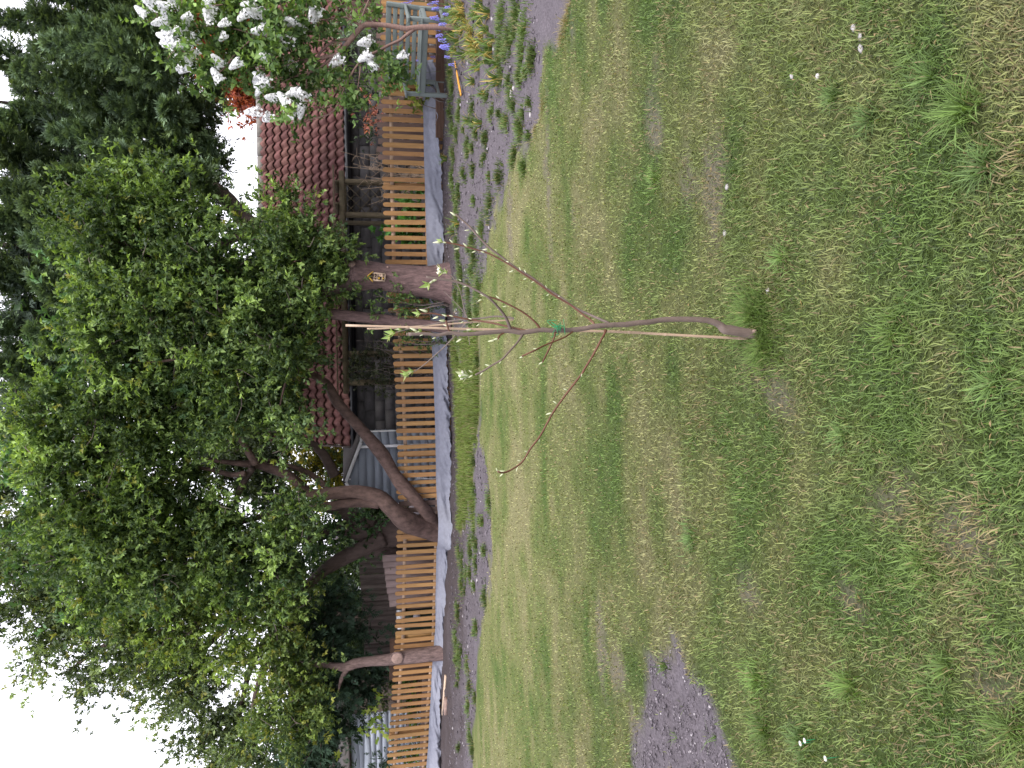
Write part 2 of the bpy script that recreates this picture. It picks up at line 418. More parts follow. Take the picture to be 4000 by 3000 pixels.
# ------------------------------------------------------------------ grass
def blades(P, hgt, wid, lean, az, cols, seg=2, curl=0.6, lie=0.35):
    """P (n,3) roots; bent tapered blades"""
    n_ = len(P); k = seg + 1
    d = np.stack([np.cos(az), np.sin(az), np.zeros(n_)], 1)
    s = np.stack([-np.sin(az), np.cos(az), np.zeros(n_)], 1)
    VV = np.zeros((n_, 2 * seg + 1, 3)); CC = np.zeros((n_, 2 * seg + 1, 3))
    pos = P.copy(); ang = lean * lie
    for i in range(seg + 1):
        t = i / seg
        wv = (wid * (1 - t ** 1.6) * 0.5)[:, None]
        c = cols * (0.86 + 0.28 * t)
        if i < seg:
            VV[:, 2 * i] = pos - s * wv; VV[:, 2 * i + 1] = pos + s * wv
            CC[:, 2 * i] = c; CC[:, 2 * i + 1] = c
        else:
            VV[:, 2 * seg] = pos; CC[:, 2 * seg] = c
        st = (hgt / seg)[:, None]
        pos = pos + st * (np.sin(ang)[:, None] * d + np.cos(ang)[:, None] * np.array([0, 0, 1.0]))
        ang = ang + lean * curl / seg * 1.6
    base = np.arange(n_)[:, None] * (2 * seg + 1)
    qs = [base + np.array([[2 * i, 2 * i + 1, 2 * i + 3, 2 * i + 2]]) for i in range(seg - 1)]
    Q = np.concatenate(qs) if qs else np.zeros((0, 4), int)
    T = base + np.array([[2 * seg - 2, 2 * seg - 1, 2 * seg]])
    return VV.reshape(-1, 3), Q, T, CC.reshape(-1, 3)

def scatter(n_, y0, y1, power):
    """points in the garden, denser towards the near end of the lawn"""
    u = rng.random(n_)
    if abs(power - 1) < 1e-6: y = y0 * (y1 / y0) ** u
    else: y = (y0 ** (1 - power) + u * (y1 ** (1 - power) - y0 ** (1 - power))) ** (1 / (1 - power))
    x = (rng.random(n_) * 2 - 1) * (0.64 * y + 1.0)
    return x, y
x, y = scatter(330000, 1.15, 9.9, 1.25)
so = soil_amount(x, y); wn = worn_amount(x, y)
clump = N3.fbm(x * 5.5, y * 5.5, 3)
keep = rng.random(len(x)) > np.maximum(so * 0.985, wn * 0.62)
x, y, clump, wn, so = x[keep], y[keep], clump[keep], wn[keep], so[keep]
n_ = len(x)
far = sstep(2.0, 8.0, y)
tall = np.clip((clump - 0.42) * 3.2, 0, 1) * (1 - 0.6 * far)
hg = (0.015 + 0.020 * rng.random(n_) + 0.022 * tall * rng.random(n_)) * (1 - 0.25 * far)
wd = (0.0028 + 0.0025 * rng.random(n_)) * (1 + 1.3 * far)
lean = 0.15 + 1.25 * rng.random(n_) ** 0.7
fa = N1(x * 2.2, y * 2.2) * 2 * np.pi * 1.5
az = fa + rng.normal(0, 2.2, n_)
lc = lawn_col(x, y)
lc = lc * (0.30 + 1.55 * rng.random(n_) ** 1.2)[:, None] + np.array([0.004, 0.006, 0.014]) * (rng.random((n_, 1)) ** 2)
lc = lc * (1 - 0.35 * tall[:, None]) + LUSH * 1.25 * 0.35 * tall[:, None]
dryb = rng.random(n_) < (0.05 + 0.5 * wn + 0.25 * so + 0.22 * np.clip((N2.fbm(x * 4, y * 4, 2) - 0.5) * 4, 0, 1))
lc = np.where(dryb[:, None], STRAW * (0.4 + 0.7 * rng.random(n_))[:, None], lc)
P = np.stack([x, y, gh(x, y) - 0.003], 1)
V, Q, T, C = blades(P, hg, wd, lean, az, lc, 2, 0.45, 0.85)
# tall unmown tuft left round the sapling, and a few coarse tufts in the lawn
def tuft(cx, cy, rad, n_, h0, h1, wd0, colr, straw=0.05, outward=0.6):
    r = rad * np.abs(rng.normal(0, 0.55, n_)); a = rng.random(n_) * 2 * np.pi
    px = cx + r * np.cos(a); py = cy + r * np.sin(a)
    hh = h0 + (h1 - h0) * rng.random(n_)
    cc = colr * (0.6 + 0.8 * rng.random(n_))[:, None]
    cc = np.where((rng.random(n_) < straw)[:, None], STRAW * (0.6 + 0.6 * rng.random(n_))[:, None], cc)
    return blades(np.stack([px, py, gh(px, py) - 0.004], 1), hh, wd0 * (0.7 + 0.6 * rng.random(n_)), 0.35 + 1.1 * rng.random(n_), a + rng.normal(0, 1.3 - 0.5 * outward, n_), cc, 2, 0.8, 0.5)
sap = gr(2968, 1306)
TF = []
TF.append(tuft(sap[0] + 0.07, sap[1] + 0.03, 0.15, 2400, 0.035, 0.085, 0.0036, LUSH * 1.15))
TF.append(tuft(sap[0] - 0.04, sap[1] - 0.03, 0.13, 1300, 0.03, 0.07, 0.0034, LUSH * 1.25))
for X, Y, rad, k, h1 in [(3330, 2680, .06, 170, .11), (3770, 430, .07, 220, .12), (3640, 300, .05, 120, .10), (3400, 470, .05, 140, .08), (3260, 380, .06, 120, .07), (3850, 650, .06, 160, .09), (3700, 2600, .05, 120, .08),
                      (3140, 2900, .06, 150, .08), (3900, 1500, .07, 200, .07), (2960, 2650, .10, 300, .08), (2990, 2850, .10, 300, .09), (2600, 2600, .04, 60, .10), (2780, 2880, .02, 14, .13), (2640, 2880, .02, 8, .10), (3060, 1000, .08, 160, .07),
                      (2700, 2100, .12, 260, .06), (2560, 700, .12, 200, .055), (3500, 1300, .10, 260, .06), (3600, 2200, .09, 220, .06), (3950, 2850, .08, 200, .08), (3300, 1700, .10, 240, .055)]:
    p = gr(X, Y); TF.append(tuft(p[0], p[1], rad, k, 0.03, h1, 0.0042, LUSH * (1.0 + 0.5 * rng.random()) + np.array([0.01, 0.02, 0.02]) * rng.random()))
for X, Y, rad in [(2205, 90, .22), (2190, 150, .18), (2215, 40, .2), (2120, 420, .14), (2090, 500, .12), (3990, 600, .12), (3840, 2000, .09), (3600, 1990, .07)]:
    p = gr(X, Y); TF.append(tuft(p[0], p[1], rad, int(900 * rad), 0.02, 0.06, 0.004, STRAW * 0.85, 0.3))
nb = len(V)
Vs, Qs, Ts, Cs = [V], [Q], [T], [C]
for v, q, t, c in TF:
    Vs.append(v); Qs.append(q + nb); Ts.append(t + nb); Cs.append(c); nb += len(v)
lawn = obj_np("lawn_grass", np.concatenate(Vs), [np.concatenate(Qs), np.concatenate(Ts)], M['grass'], None, np.concatenate(Cs))
tag(lawn, "short mown lawn grass, patchy green and straw coloured", "grass", kind="stuff")

# long unmown grass strip below the membrane and weeds over the beds
n_ = 26000
mn, mxx = LONGGRASS.min(0), LONGGRASS.max(0)
x = mn[0] + (mxx[0] - mn[0]) * rng.random(n_); y = mn[1] + (mxx[1] - mn[1]) * rng.random(n_)
k = pdist(LONGGRASS, x, y) + (N1.fbm(x * 3.1, y * 3.1, 4) - 0.5) * 1.3 > 0.25 * rng.random(len(x))
x, y = x[k], y[k]; n_ = len(x)
cc = (np.array([0.115, 0.160, 0.034]) * (0.5 + 0.9 * rng.random(n_))[:, None]) * (0.75 + 0.6 * N2.fbm(x * 2, y * 2, 2))[:, None]
cc = np.where((rng.random(n_) < 0.12)[:, None], STRAW * 0.75, cc)
lg = [blades(np.stack([x, y, gh(x, y)], 1), 0.05 + 0.07 * rng.random(n_), 0.006 + 0.004 * rng.random(n_), 0.3 + 0.9 * rng.random(n_), rng.random(n_) * 6.28, cc, 2)]
WEED = [(1770 + 120 * rng.random(), 430 + 2500 * rng.random(), 0.05 + 0.12 * rng.random()) for _ in range(60)] + [(1850 + 250 * rng.random(), 100 + 600 * rng.random(), 0.03 + 0.08 * rng.random()) for _ in range(30)] + [(1790, 1000, .25), (1800, 1080, .25), (1830, 1130, .35), (1800, 1180, .3), (1840, 1230, .25), (1775, 1150, .2), (1850, 1060, .2), (1790, 860, .22), (1800, 760, .25), (1770, 700, .2), (1820, 680, .15),
        (1775, 600, .2), (1830, 560, .15), (1870, 520, .12), (1900, 620, .12), (1790, 520, .18), (1765, 440, .2), (1800, 420, .2), (1850, 420, .15), (1930, 440, .12), (1985, 480, .12), (2040, 500, .15), (1770, 340, .25), (1765, 280, .25),
        (1960, 300, .15), (2000, 360, .12), (2040, 300, .12), (2060, 120, .22), (2020, 60, .2), (2000, 160, .2), (1970, 60, .25), (2050, 210, .15), (1960, 200, .18), (2090, 250, .1),
        (1790, 2200, .28), (1770, 2160, .2), (1790, 2280, .25), (1830, 2240, .16), (1780, 2400, .18), (1775, 2500, .24), (1790, 2560, .26), (1830, 2600, .18), (1840, 2680, .15), (1840, 2880, .22), (1830, 2760, .14), (1850, 2100, .2), (1920, 1960, .16), (1905, 2330, .15), (1900, 2150, .1), (1860, 1000, .3), (1880, 1120, .35), (1890, 900, .25), (1870, 1220, .3), (1920, 800, .25), (1960, 690, .18)]
for X, Y, rad in WEED:
    p = gr(X, Y, -0.03); k = int(2300 * rad)
    lg.append(tuft(p[0], p[1], rad, k, 0.03, 0.10, 0.0075, np.array([0.085, 0.13, 0.038]) * (0.7 + 0.6 * rng.random()), 0.10, 0.3))
nb = 0; Vs, Qs, Ts, Cs = [], [], [], []
for v, q, t, c in lg:
    Vs.append(v); Qs.append(q + nb); Ts.append(t + nb); Cs.append(c); nb += len(v)
wo = obj_np("bed_grass", np.concatenate(Vs), [np.concatenate(Qs), np.concatenate(Ts)], M['grass'], None, np.concatenate(Cs))
tag(wo, "longer unmown grass and weeds growing over the soil beds", "grass", kind="stuff")

# pebbles and crumbs on the bare soil
ICO = np.array([[0, 0, 1], [.89, 0, .45], [.28, .85, .45], [-.72, .53, .45], [-.72, -.53, .45], [.28, -.85, .45], [.72, .53, -.45], [-.28, .85, -.45], [-.89, 0, -.45], [-.28, -.85, -.45], [.72, -.53, -.45], [0, 0, -1]])
ICT = np.array([[0, 1, 2], [0, 2, 3], [0, 3, 4], [0, 4, 5], [0, 5, 1], [1, 6, 2], [2, 7, 3], [3, 8, 4], [4, 9, 5], [5, 10, 1], [6, 7, 2], [7, 8, 3], [8, 9, 4], [9, 10, 5], [10, 6, 1], [11, 7, 6], [11, 8, 7], [11, 9, 8], [11, 10, 9], [11, 6, 10]])
def pebbles(x, y, s, cols):
    n_ = len(x)
    sc = s[:, None, None] * (0.6 + 0.8 * rng.random((n_, 12, 1))) * np.array([1, 1, 0.6])
    a = rng.random(n_) * 6.28; ca, sa = np.cos(a), np.sin(a)
    I = np.repeat(ICO[None], n_, 0) * sc * (1 + np.array([0.7, 0, 0]) * rng.random((n_, 1, 1)))
    X_ = I[..., 0] * ca[:, None] - I[..., 1] * sa[:, None]; Y_ = I[..., 0] * sa[:, None] + I[..., 1] * ca[:, None]
    V = np.stack([X_ + x[:, None], Y_ + y[:, None], I[..., 2] + gh(x, y)[:, None] + s[:, None] * 0.2], -1)
    T = (np.arange(n_)[:, None, None] * 12 + ICT[None]).reshape(-1, 3)
    return V.reshape(-1, 3), T, np.repeat(cols, 12, 0)
bx0, bx1 = PATCH.min(0), PATCH.max(0)
x = bx0[0] + (bx1[0] - bx0[0]) * rng.random(9000); y = bx0[1] + (bx1[1] - bx0[1]) * rng.random(9000)
k = soil_amount(x, y) > 0.6; x, y = x[k], y[k]
x2 = -8 + 16 * rng.random(14000); y2 = 6.0 + 7.5 * rng.random(14000); k = (soil_amount(x2, y2) > 0.6) & (y2 < 13.4 - 0.219 * x2); x2, y2 = x2[k], y2[k]
s = np.concatenate([0.0022 + 0.006 * rng.random(len(x)) ** 3, 0.006 + 0.018 * rng.random(len(x2)) ** 3])
x = np.concatenate([x, x2]); y = np.concatenate([y, y2])
cc = SOIL * (0.5 + 0.9 * rng.random(len(x)))[:, None]
wht = rng.random(len(x)) < 0.05
cc[wht] = np.array([0.38, 0.35, 0.37]) * (0.5 + 0.5 * rng.random((wht.sum(), 1)))
V, T, C = pebbles(x, y, s, cc)
pm = leafmat("soil_crumb", 0.0, 0.9, 0.1); M['crumb'] = pm
peb = obj_np("soil_crumbs", V, T, pm, None, C)
tag(peb, "soil crumbs and small pale stones on the bare earth", "soil", kind="stuff")

# ------------------------------------------------------------------ picket fence
FM, FB = -0.219, 13.536
FDIR = np.array([1, FM, 0]) / math.hypot(1, FM)          # along the fence, to the right
FNRM = np.array([FM, -1, 0]) / math.hypot(1, FM)         # towards the garden (camera side)
def fence_pt(X, Y):
    d = ray(X, Y); t = (FB) / (d[1] - FM * d[0])
    return CAM + d * t
TOP = [(1484, -150), (1488, 0), (1488, 250), (1490, 400), (1495, 750), (1502, 1000), (1506, 1120), (1516, 1200), (1531, 1330), (1538, 1450), (1545, 1560), (1549, 1680), (1551, 1800), (1552, 1950), (1550, 2060), (1546, 2200), (1546, 2350), (1542, 2500), (1536, 2600), (1529, 2720), (1520, 2830), (1511, 2960), (1500, 3150)]
tp = np.array([fence_pt(X, Y) for X, Y in TOP])
BOT = [(1640, -150), (1650, 200), (1652, 390), (1660, 750), (1668, 1000), (1675, 1150), (1690, 1400), (1698, 1600), (1704, 1900), (1708, 2000), (1703, 2200), (1700, 2450), (1692, 2550), (1685, 2650), (1673, 2900), (1665, 2990), (1655, 3150)]
mt = np.array([fence_pt(X, Y) for X, Y in BOT])
def ztop(x): return np.interp(x, tp[::-1, 0], tp[::-1, 2])
def zmem(x): return np.interp(x, mt[::-1, 0], mt[::-1, 2])
def fxy(x): return FB + FM * x
def x_of(Y): return fence_pt(1600, Y)[0]
fx0, fx1 = x_of(3150), x_of(-130)
fence = thing("picket_fence", (x_of(1500), fxy(x_of(1500)), gz(x_of(1500), fxy(x_of(1500)))), "orange stained picket fence with round topped pales running across the garden", "fence")
def picket_mesh(wd, th, hgt, round_=True, name="picket"):
    m = MB()
    k = 7
    top = [(wd / 2 * math.cos(a), hgt - wd / 2 + wd / 2 * math.sin(a)) for a in np.linspace(0, math.pi, k)] if round_ else [(wd / 2, hgt), (-wd / 2, hgt)]
    prof = [(-wd / 2, 0), (wd / 2, 0)] + top
    kk = len(prof)
    V = [(p[0], -th / 2, p[1]) for p in prof] + [(p[0], th / 2, p[1]) for p in prof]
    me = bpy.data.meshes.new(name)
    me.from_pydata(V, [], [list(range(kk)), list(range(2 * kk - 1, kk - 1, -1))] + [[i, kk + i, kk + (i + 1) % kk, (i + 1) % kk] for i in range(kk)])
    return me
FANG = math.atan2(FDIR[1], FDIR[0])
PH = 0.98
pm_st = [picket_mesh(0.070 + 0.004 * i, 0.019, PH) for i in range(3)]
for q in pm_st: q.materials.append(M['picket'])
pm_old = picket_mesh(0.085, 0.02, PH, False); pm_old.materials.append(M['oldwood'])
xa, xb = x_of(1945), x_of(2075)
xx = fx1
sp = 0.1345 * FDIR[0]
i = 0
while xx > fx0:
    old = xb < xx < xa
    o = bpy.data.objects.new("picket", pm_old if old else pm_st[i % 3])
    z = ztop(xx) - PH + rng.normal(0, 0.006) - (0.03 if old else 0)
    o.location = (xx, fxy(xx), z)
    o.location = Vector(o.location) + Vector(FNRM * (0.012 + 0.003 * rng.random()))
    o.rotation_euler = (rng.normal(0, 0.006), rng.normal(0, 0.009) + (0.05 if i == 71 else 0), FANG)
    put(o, fence)
    xx -= sp * (1 + rng.normal(0, 0.03)); i += 1
# the double pales where the two fence runs meet beside the old plum
for Yd, dz, ry in [(2095, 0.015, 0.02), (1918, 0.02, 0.0)]:
    xd = x_of(Yd); o = bpy.data.objects.new("picket", pm_st[1])
    o.location = Vector((xd, fxy(xd), ztop(xd) - PH + dz)) + Vector(FNRM * 0.0265); o.rotation_euler = (0, ry, FANG); put(o, fence)
# rails (two to a bay) and posts behind the pickets
POSTY = [-120, 20, 350, 724, 1075, 1428, 1780, 1925, 2110, 2490, 2870, 3140]
px_ = [x_of(q) for q in POSTY]
for a, c in zip(px_[:-1], px_[1:]):
    for dz, hh in [(-0.155, 0.062), (-0.725, 0.062)]:
        m = MB()
        p = np.array([a - 0.004, fxy(a), ztop(a) + dz]) - FNRM * 0.022; q = np.array([c + 0.004, fxy(c), ztop(c) + dz]) - FNRM * 0.022
        m.beam(p, q, 0.038, hh).build("rail", M['rail'], fence)
for a in px_:
    p = np.array([a, fxy(a), 0]) - FNRM * 0.085
    m = MB(); g0 = gz(p[0], p[1]) - 0.25; zt = ztop(a) - 0.02
    m.beam((p[0], p[1], g0), (p[0], p[1], zt), 0.075, 0.075, up=FDIR).build("post", M['picket'], fence)

# ------------------------------------------------------------------ weed membrane along the foot of the fence
MEMB = [(1690, 225), (1700, 300), (1703, 400), (1700, 520), (1710, 560), (1720, 650), (1727, 750), (1729, 900), (1730, 1100), (1735, 1270), (1743, 1400), (1748, 1500), (1755, 1650), (1758, 1800), (1758, 1900), (1752, 2020), (1745, 2150), (1742, 2300), (1740, 2420), (1732, 2500), (1733, 2570), (1738, 2620), (1725, 2650), (1715, 2700), (1713, 2790), (1715, 2830), (1718, 2900), (1712, 3000), (1705, 3150)]
mb = np.array([fence_pt(X, Y) for X, Y in MEMB])
def zmb(x): return np.interp(x, mb[::-1, 0], mb[::-1, 2])
ux = np.linspace(x_of(232), x_of(3140), 720); nv = 16
uz = np.linspace(0, 1, nv)
UX, UZ = np.meshgrid(ux, uz, indexing='ij')
zt_ = np.array([zmem(q) for q in ux])[:, None] + 0.004 + 0.006 * (N2(ux * 3, ux * 0) - 0.5)[:, None]
jag = (N1.fbm(ux * 7, ux * 0 + 3, 4) - 0.5) * 0.05 + (N2.fbm(ux * 21, ux * 0, 2) - 0.5) * 0.035
zb_ = np.maximum((np.array([zmb(q) for q in ux]) + jag), gz(ux, fxy(ux)) - 0.02)[:, None]
Z = zt_ + (zb_ - zt_) * UZ
fold = (N1.fbm(UX * 2.2 + UZ * 1.2, UZ * 1.6 + 2, 3) - 0.5) * 0.30 * (0.25 + UZ) + (N3.fbm(UX * 6.5 + UZ * 3, UZ * 2.3, 3) - 0.5) * 0.13 * (0.3 + UZ)
off = 0.030 + 0.10 * UZ ** 1.6 + fold * (0.15 + 0.85 * UZ)
xpl = x_of(2066)
off = np.maximum(off, 0.037) + 0.42 * np.exp(-((UX - xpl - 0.02) / 0.34) ** 4) * (0.55 + 0.45 * UZ)
PX = UX + FNRM[0] * off; PY = fxy(UX) + FNRM[1] * off
Vf = np.stack([PX, PY, Z], -1).reshape(-1, 3)
q0 = (np.arange(len(ux) - 1)[:, None] * nv + np.arange(nv - 1)[None]).ravel()
Qf = np.stack([q0, q0 + 1, q0 + nv + 1, q0 + nv], -1)
Vb = Vf.copy(); Vb[:, :2] -= FNRM[:2] * 0.003
mem = obj_np("weed_membrane", np.vstack([Vf, Vb]), np.vstack([Qf, Qf[:, ::-1] + len(Vf)]), M['membrane'], None, None, True)
tag(mem, "pale blue grey weed membrane tacked along the foot of the picket fence", "membrane")

# brown decking board lying on edge along the bed
p = gr(1728, -40, 0.0); q = gr(1728, 538, 0.0)
p = np.array([x_of(-100), fxy(x_of(-100)), 0]) + FNRM * 0.20; q = np.array([x_of(538), fxy(x_of(538)), 0]) + FNRM * 0.20
deck = thing("decking_board", (*((p + q) / 2)[:2], 0), "brown grooved decking board on edge behind the bench", "board")
m = MB(); m.beam(p + [0, 0, .05], q + [0, 0, .05], 0.024, 0.145); dboard = m.build("board", M['decking'], deck)
for k in range(6):
    m = MB(); dz = -0.012 + 0.0225 * k; m.beam(p + FNRM * 0.014 + [0, 0, dz], q + FNRM * 0.014 + [0, 0, dz], 0.006, 0.014); m.build("ridge", M['decking'], dboard)

# ------------------------------------------------------------------ old neighbour fence behind, on the right
oldf = thing("old_picket_fence", (5, FB + FM * 5 + 0.75, -0.05), "faded brown older picket fence standing behind the stained one", "fence")
me_o = picket_mesh(0.088, 0.02, 0.98, False); me_o.materials.append(M['oldwood'])
xr, xl = at(1500, -150, 12.75)[0], at(1500, 612, 13.1)[0]
xx = xr - 0.04
while xx > xl:
    yy = fxy(xx) + 0.70; o = bpy.data.objects.new("picket", me_o)
    zt = ztop(xx) + 0.045 + rng.normal(0, 0.01)
    o.location = (xx, yy, zt - 0.98); o.rotation_euler = (0, rng.normal(0, 0.012), FANG); put(o, oldf)
    xx -= 0.137
for dz in (-0.10, -0.40, -0.72):
    p = np.array([xr, fxy(xr) + 0.735, ztop(xr) + dz]); q = np.array([xl, fxy(xl) + 0.735, ztop(xl) + dz])
    MB().beam(p, q, 0.03, 0.062).build("rail", M['pinkwood'], oldf)

# ------------------------------------------------------------------ garden bench
fl = gr(1744, 384, 0.0)
TH = R(43)
bench = thing("garden_bench", (fl[0], fl[1], 0), "sage green slatted garden bench in front of the fence behind the lilac stem", "bench", None, -TH)
# local frame: x along the seat to its right end, y to the back, origin at the front left foot
BL, BD = 1.16, 0.56
def bpart(name, c, s, rx=0.0):
    ca, sa = math.cos(rx), math.sin(rx)
    Mx = np.array([[1, 0, 0], [0, ca, -sa], [0, sa, ca]])
    m = MB(); m.box((0, 0, 0), s, Mx)
    o = m.build(name, M['bench'], bench, local=True); o.location = c
    bv = o.modifiers.new("edge", 'BEVEL'); bv.width = 0.005; bv.segments = 2
    return o
for sx in (0.03, BL - 0.03):
    bpart("leg", (sx, 0.03, 0.295), (0.058, 0.058, 0.63))
    bpart("leg", (sx, BD - 0.03, 0.205), (0.056, 0.062, 0.45))
    bpart("back_post", (sx, BD + 0.022, 0.665), (0.056, 0.058, 0.50), -0.19)
    bpart("arm_rest", (sx, 0.245, 0.628), (0.076, 0.60, 0.034), 0.02)
    bpart("side_rail", (sx, BD / 2, 0.385), (0.034, BD - 0.12, 0.07))
    bpart("stretcher", (sx, BD / 2, 0.115), (0.034, BD - 0.12, 0.045))
bpart("front_rail", (BL / 2, 0.028, 0.372), (BL - 0.116, 0.036, 0.085))
bpart("back_rail", (BL / 2, BD - 0.03, 0.372), (BL - 0.116, 0.034, 0.075))
for k in range(5):
    bpart("seat_slat", (BL / 2, 0.035 + 0.108 * k, 0.432 - 0.004 * abs(k - 2)), (BL - 0.02 - (0.11 if k == 4 else 0), 0.088, 0.022))
for k in range(5):
    z = 0.475 + 0.0975 * k + 0.01
    bpart("back_slat", (BL / 2, BD - 0.025 + (z - 0.42) * 0.19, z), (BL - 0.116, 0.022, 0.066 if k < 4 else 0.082), -0.19)

# ------------------------------------------------------------------ garage with clay pantile roof
GY0, GX0, GX1, GB = 17.0, -1.18, 9.4, -0.5
WT = 1.50                                    # wall top
garage = thing("garage", ((GX0 + GX1) / 2, GY0 + 2.3, GB), "grey block garage with red clay pantile roof behind the fence", "building")
SL = math.atan2(2.0, 2.42)
EY, EZ = GY0 - 0.22, 1.575                   # eaves line
RY, RZ = EY + 2.42, EZ + 2.0
m = MB(); m.box(((GX0 + GX1) / 2, GY0 + 2.2, (GB - 0.3 + WT) / 2), (GX1 - GX0 - 0.02, 4.38, WT - GB + 0.3)); gwall = m.build("wall", M['mortar'], garage)
# gable triangles
for gx in (GX0 + 0.06, GX1 - 0.06):
    m = MB(); P = [(gx - 0.05, GY0, WT), (gx - 0.05, GY0 + 4.4, WT), (gx - 0.05, GY0 + 2.2, RZ - 0.12), (gx + 0.05, GY0, WT), (gx + 0.05, GY0 + 4.4, WT), (gx + 0.05, GY0 + 2.2, RZ - 0.12)]
    m.add(P, [[0, 3, 5, 2], [1, 2, 5, 4], [0, 1, 4, 3]], [[0, 2, 1], [3, 4, 5]]); m.build("gable", M['block'], garage)
bme = MB().box((0, 0, 0), (0.432, 0.05, 0.207)).build("block", M['block'], garage)
bmesh_block = bme.data; bpy.data.objects.remove(bme)
for c in range(9):
    z = WT - 0.1085 - c * 0.217
    xx = GX0 + 0.222 - (0.22 if c % 2 else 0)
    while xx < GX1:
        if GX0 + 0.2 < xx < 9.0:
            o = bpy.data.objects.new("block", bmesh_block); o.location = (xx, GY0 - 0.016 + rng.normal(0, 0.0015), z); put(o, gwall)
        xx += 0.442
# half blocks closing the left corner
hb = MB().box((0, 0, 0), (0.207, 0.05, 0.207)).build("block", M['block'], garage); hbm = hb.data; bpy.data.objects.remove(hb)
for c in range(1, 9, 2):
    o = bpy.data.objects.new("block", hbm); o.location = (GX0 + 0.112, GY0 - 0.0155, WT - 0.1085 - c * 0.217); put(o, gwall)
# roof deck (front and back slopes)
m = MB()
for s in (-1, 1):
    y0 = EY + 0.06 if s < 0 else 2 * RY - EY - 0.06
    z0 = EZ - 0.03
    m.add([(GX0 - 0.06, y0, z0), (GX1, y0, z0), (GX1, RY, RZ - 0.07), (GX0 - 0.06, RY, RZ - 0.07), (GX0 - 0.06, y0, z0 - 0.05), (GX1, y0, z0 - 0.05), (GX1, RY, RZ - 0.12), (GX0 - 0.06, RY, RZ - 0.12)], BOXF)
roof = m.build("roof", M['shedroof'], garage)
# one pantile: S profile, lifted at its lower edge
def pantile():
    k = 11; wd = 0.222; ln = 0.345; th = 0.012
    xs_ = np.linspace(0, 1, k)
    zf = 0.030 * np.sin(xs_ * 2 * np.pi - 0.6) + 0.004
    zf[0] -= 0.0
    xs_ = xs_ * wd - wd / 2
    V = []
    for (yy, dz) in ((0, 0.060), (ln * 0.5, 0.032), (ln, 0.004)):
        V += [(a, yy, z + dz) for a, z in zip(xs_, zf)]
    V += [(a, 0, z + 0.060 - th) for a, z in zip(xs_, zf)]
    Q = []
    for r in range(2):
        for c in range(k - 1): Q.append([r * k + c, r * k + c + 1, (r + 1) * k + c + 1, (r + 1) * k + c])
    for c in range(k - 1): Q.append([3 * k + c, 3 * k + c + 1, c + 1, c])
    return np.array(V), np.array(Q)
tV, tQ = pantile()
tme = mesh_np("roof_tile", tV, tQ, M['tile'], None, True)
ex = np.array([1, 0, 0]); ey = np.array([0, math.cos(SL), math.sin(SL)]); ez = np.cross(ex, ey)
NC, NR_ = int((GX1 - GX0) / 0.2), 11
slope = math.hypot(2.42, 2.0); ex_ = slope / NR_
rest = MB(); nt_ = 0
for c in range(NC):
    for r in range(NR_):
        bx_ = GX0 + 0.05 + 0.2 * c + rng.normal(0, 0.004)
        pos = np.array([bx_, EY, EZ]) + ey * (r * ex_ - 0.04 + rng.normal(0, 0.004)) + ez * (0.012 + rng.normal(0, 0.002))
        vis = (2.35 < bx_ < 7.5) or (bx_ < -0.1 and r < 7)
        tw = rng.normal(0, 0.012)
        e1 = ex * math.cos(tw) + ey * math.sin(tw); e2 = ey * math.cos(tw) - ex * math.sin(tw)
        if vis and nt_ < 300:
            o = bpy.data.objects.new("roof_tile", tme)
            mw = Matrix(((e1[0], e2[0], ez[0], pos[0]), (e1[1], e2[1], ez[1], pos[1]), (e1[2], e2[2], ez[2], pos[2]), (0, 0, 0, 1)))
            o.matrix_basis = mw; put(o, roof); nt_ += 1
        else:
            rest.add(tV @ np.stack([e1, e2, ez]) + pos, tQ)
tag(rest.build("roof_tiles", M['tile'], roof, smooth=True), kind="stuff")
xx = GX0
while xx < GX1 - 0.2:
    P = [(xx + 0.01, RY, RZ - 0.02), (xx + 0.43, RY, RZ - 0.02)]
    MB().tube(P, [0.105 + rng.normal(0, 0.004), 0.105], 14).build("ridge_tile", M['ridge'], roof, smooth=False); xx += 0.45
MB().beam((GX0 - 0.1, EY + 0.02, EZ - 0.055), (GX1, EY + 0.02, EZ - 0.055), 0.02, 0.15).build("fascia", M['gutter'], garage)
m = MB(); m.tube([(GX0 - 0.12, EY - 0.06, EZ - 0.03), (GX1, EY - 0.06, EZ - 0.03)], 0.055, 12); m.build("gutter", M['gutter'], garage, smooth=True)
m = MB(); m.beam((GX0 - 0.09, EY - 0.02, EZ - 0.02), (GX0 - 0.09, RY, RZ - 0.03), 0.03, 0.17, up=ez); m.build("barge_board", M['brownwood'], garage)

# dark red-brown timber screen on the far right
scr = thing("timber_screen", (8.2, 15.0, -0.4), "dark red brown timber screen partly hidden behind the lilac", "fence")
for k in range(13):
    xk = at(1400, 92, 15.0)[0] + 0.125 * k
    m = MB(); m.beam((xk, 15.0 + 0.006 * (k % 2), -0.5), (xk, 15.0 + 0.006 * (k % 2), 1.62 + 0.01 * rng.random()), 0.118, 0.02, up=(0, 1, 0)); m.build("board", M['redleafwall'], scr)
m = MB(); m.beam((at(1400, 92, 15)[0] - 0.05, 14.96, 1.65), (9.3, 14.96, 1.65), 0.07, 0.05); m.build("capping", M['redleafwall'], scr)

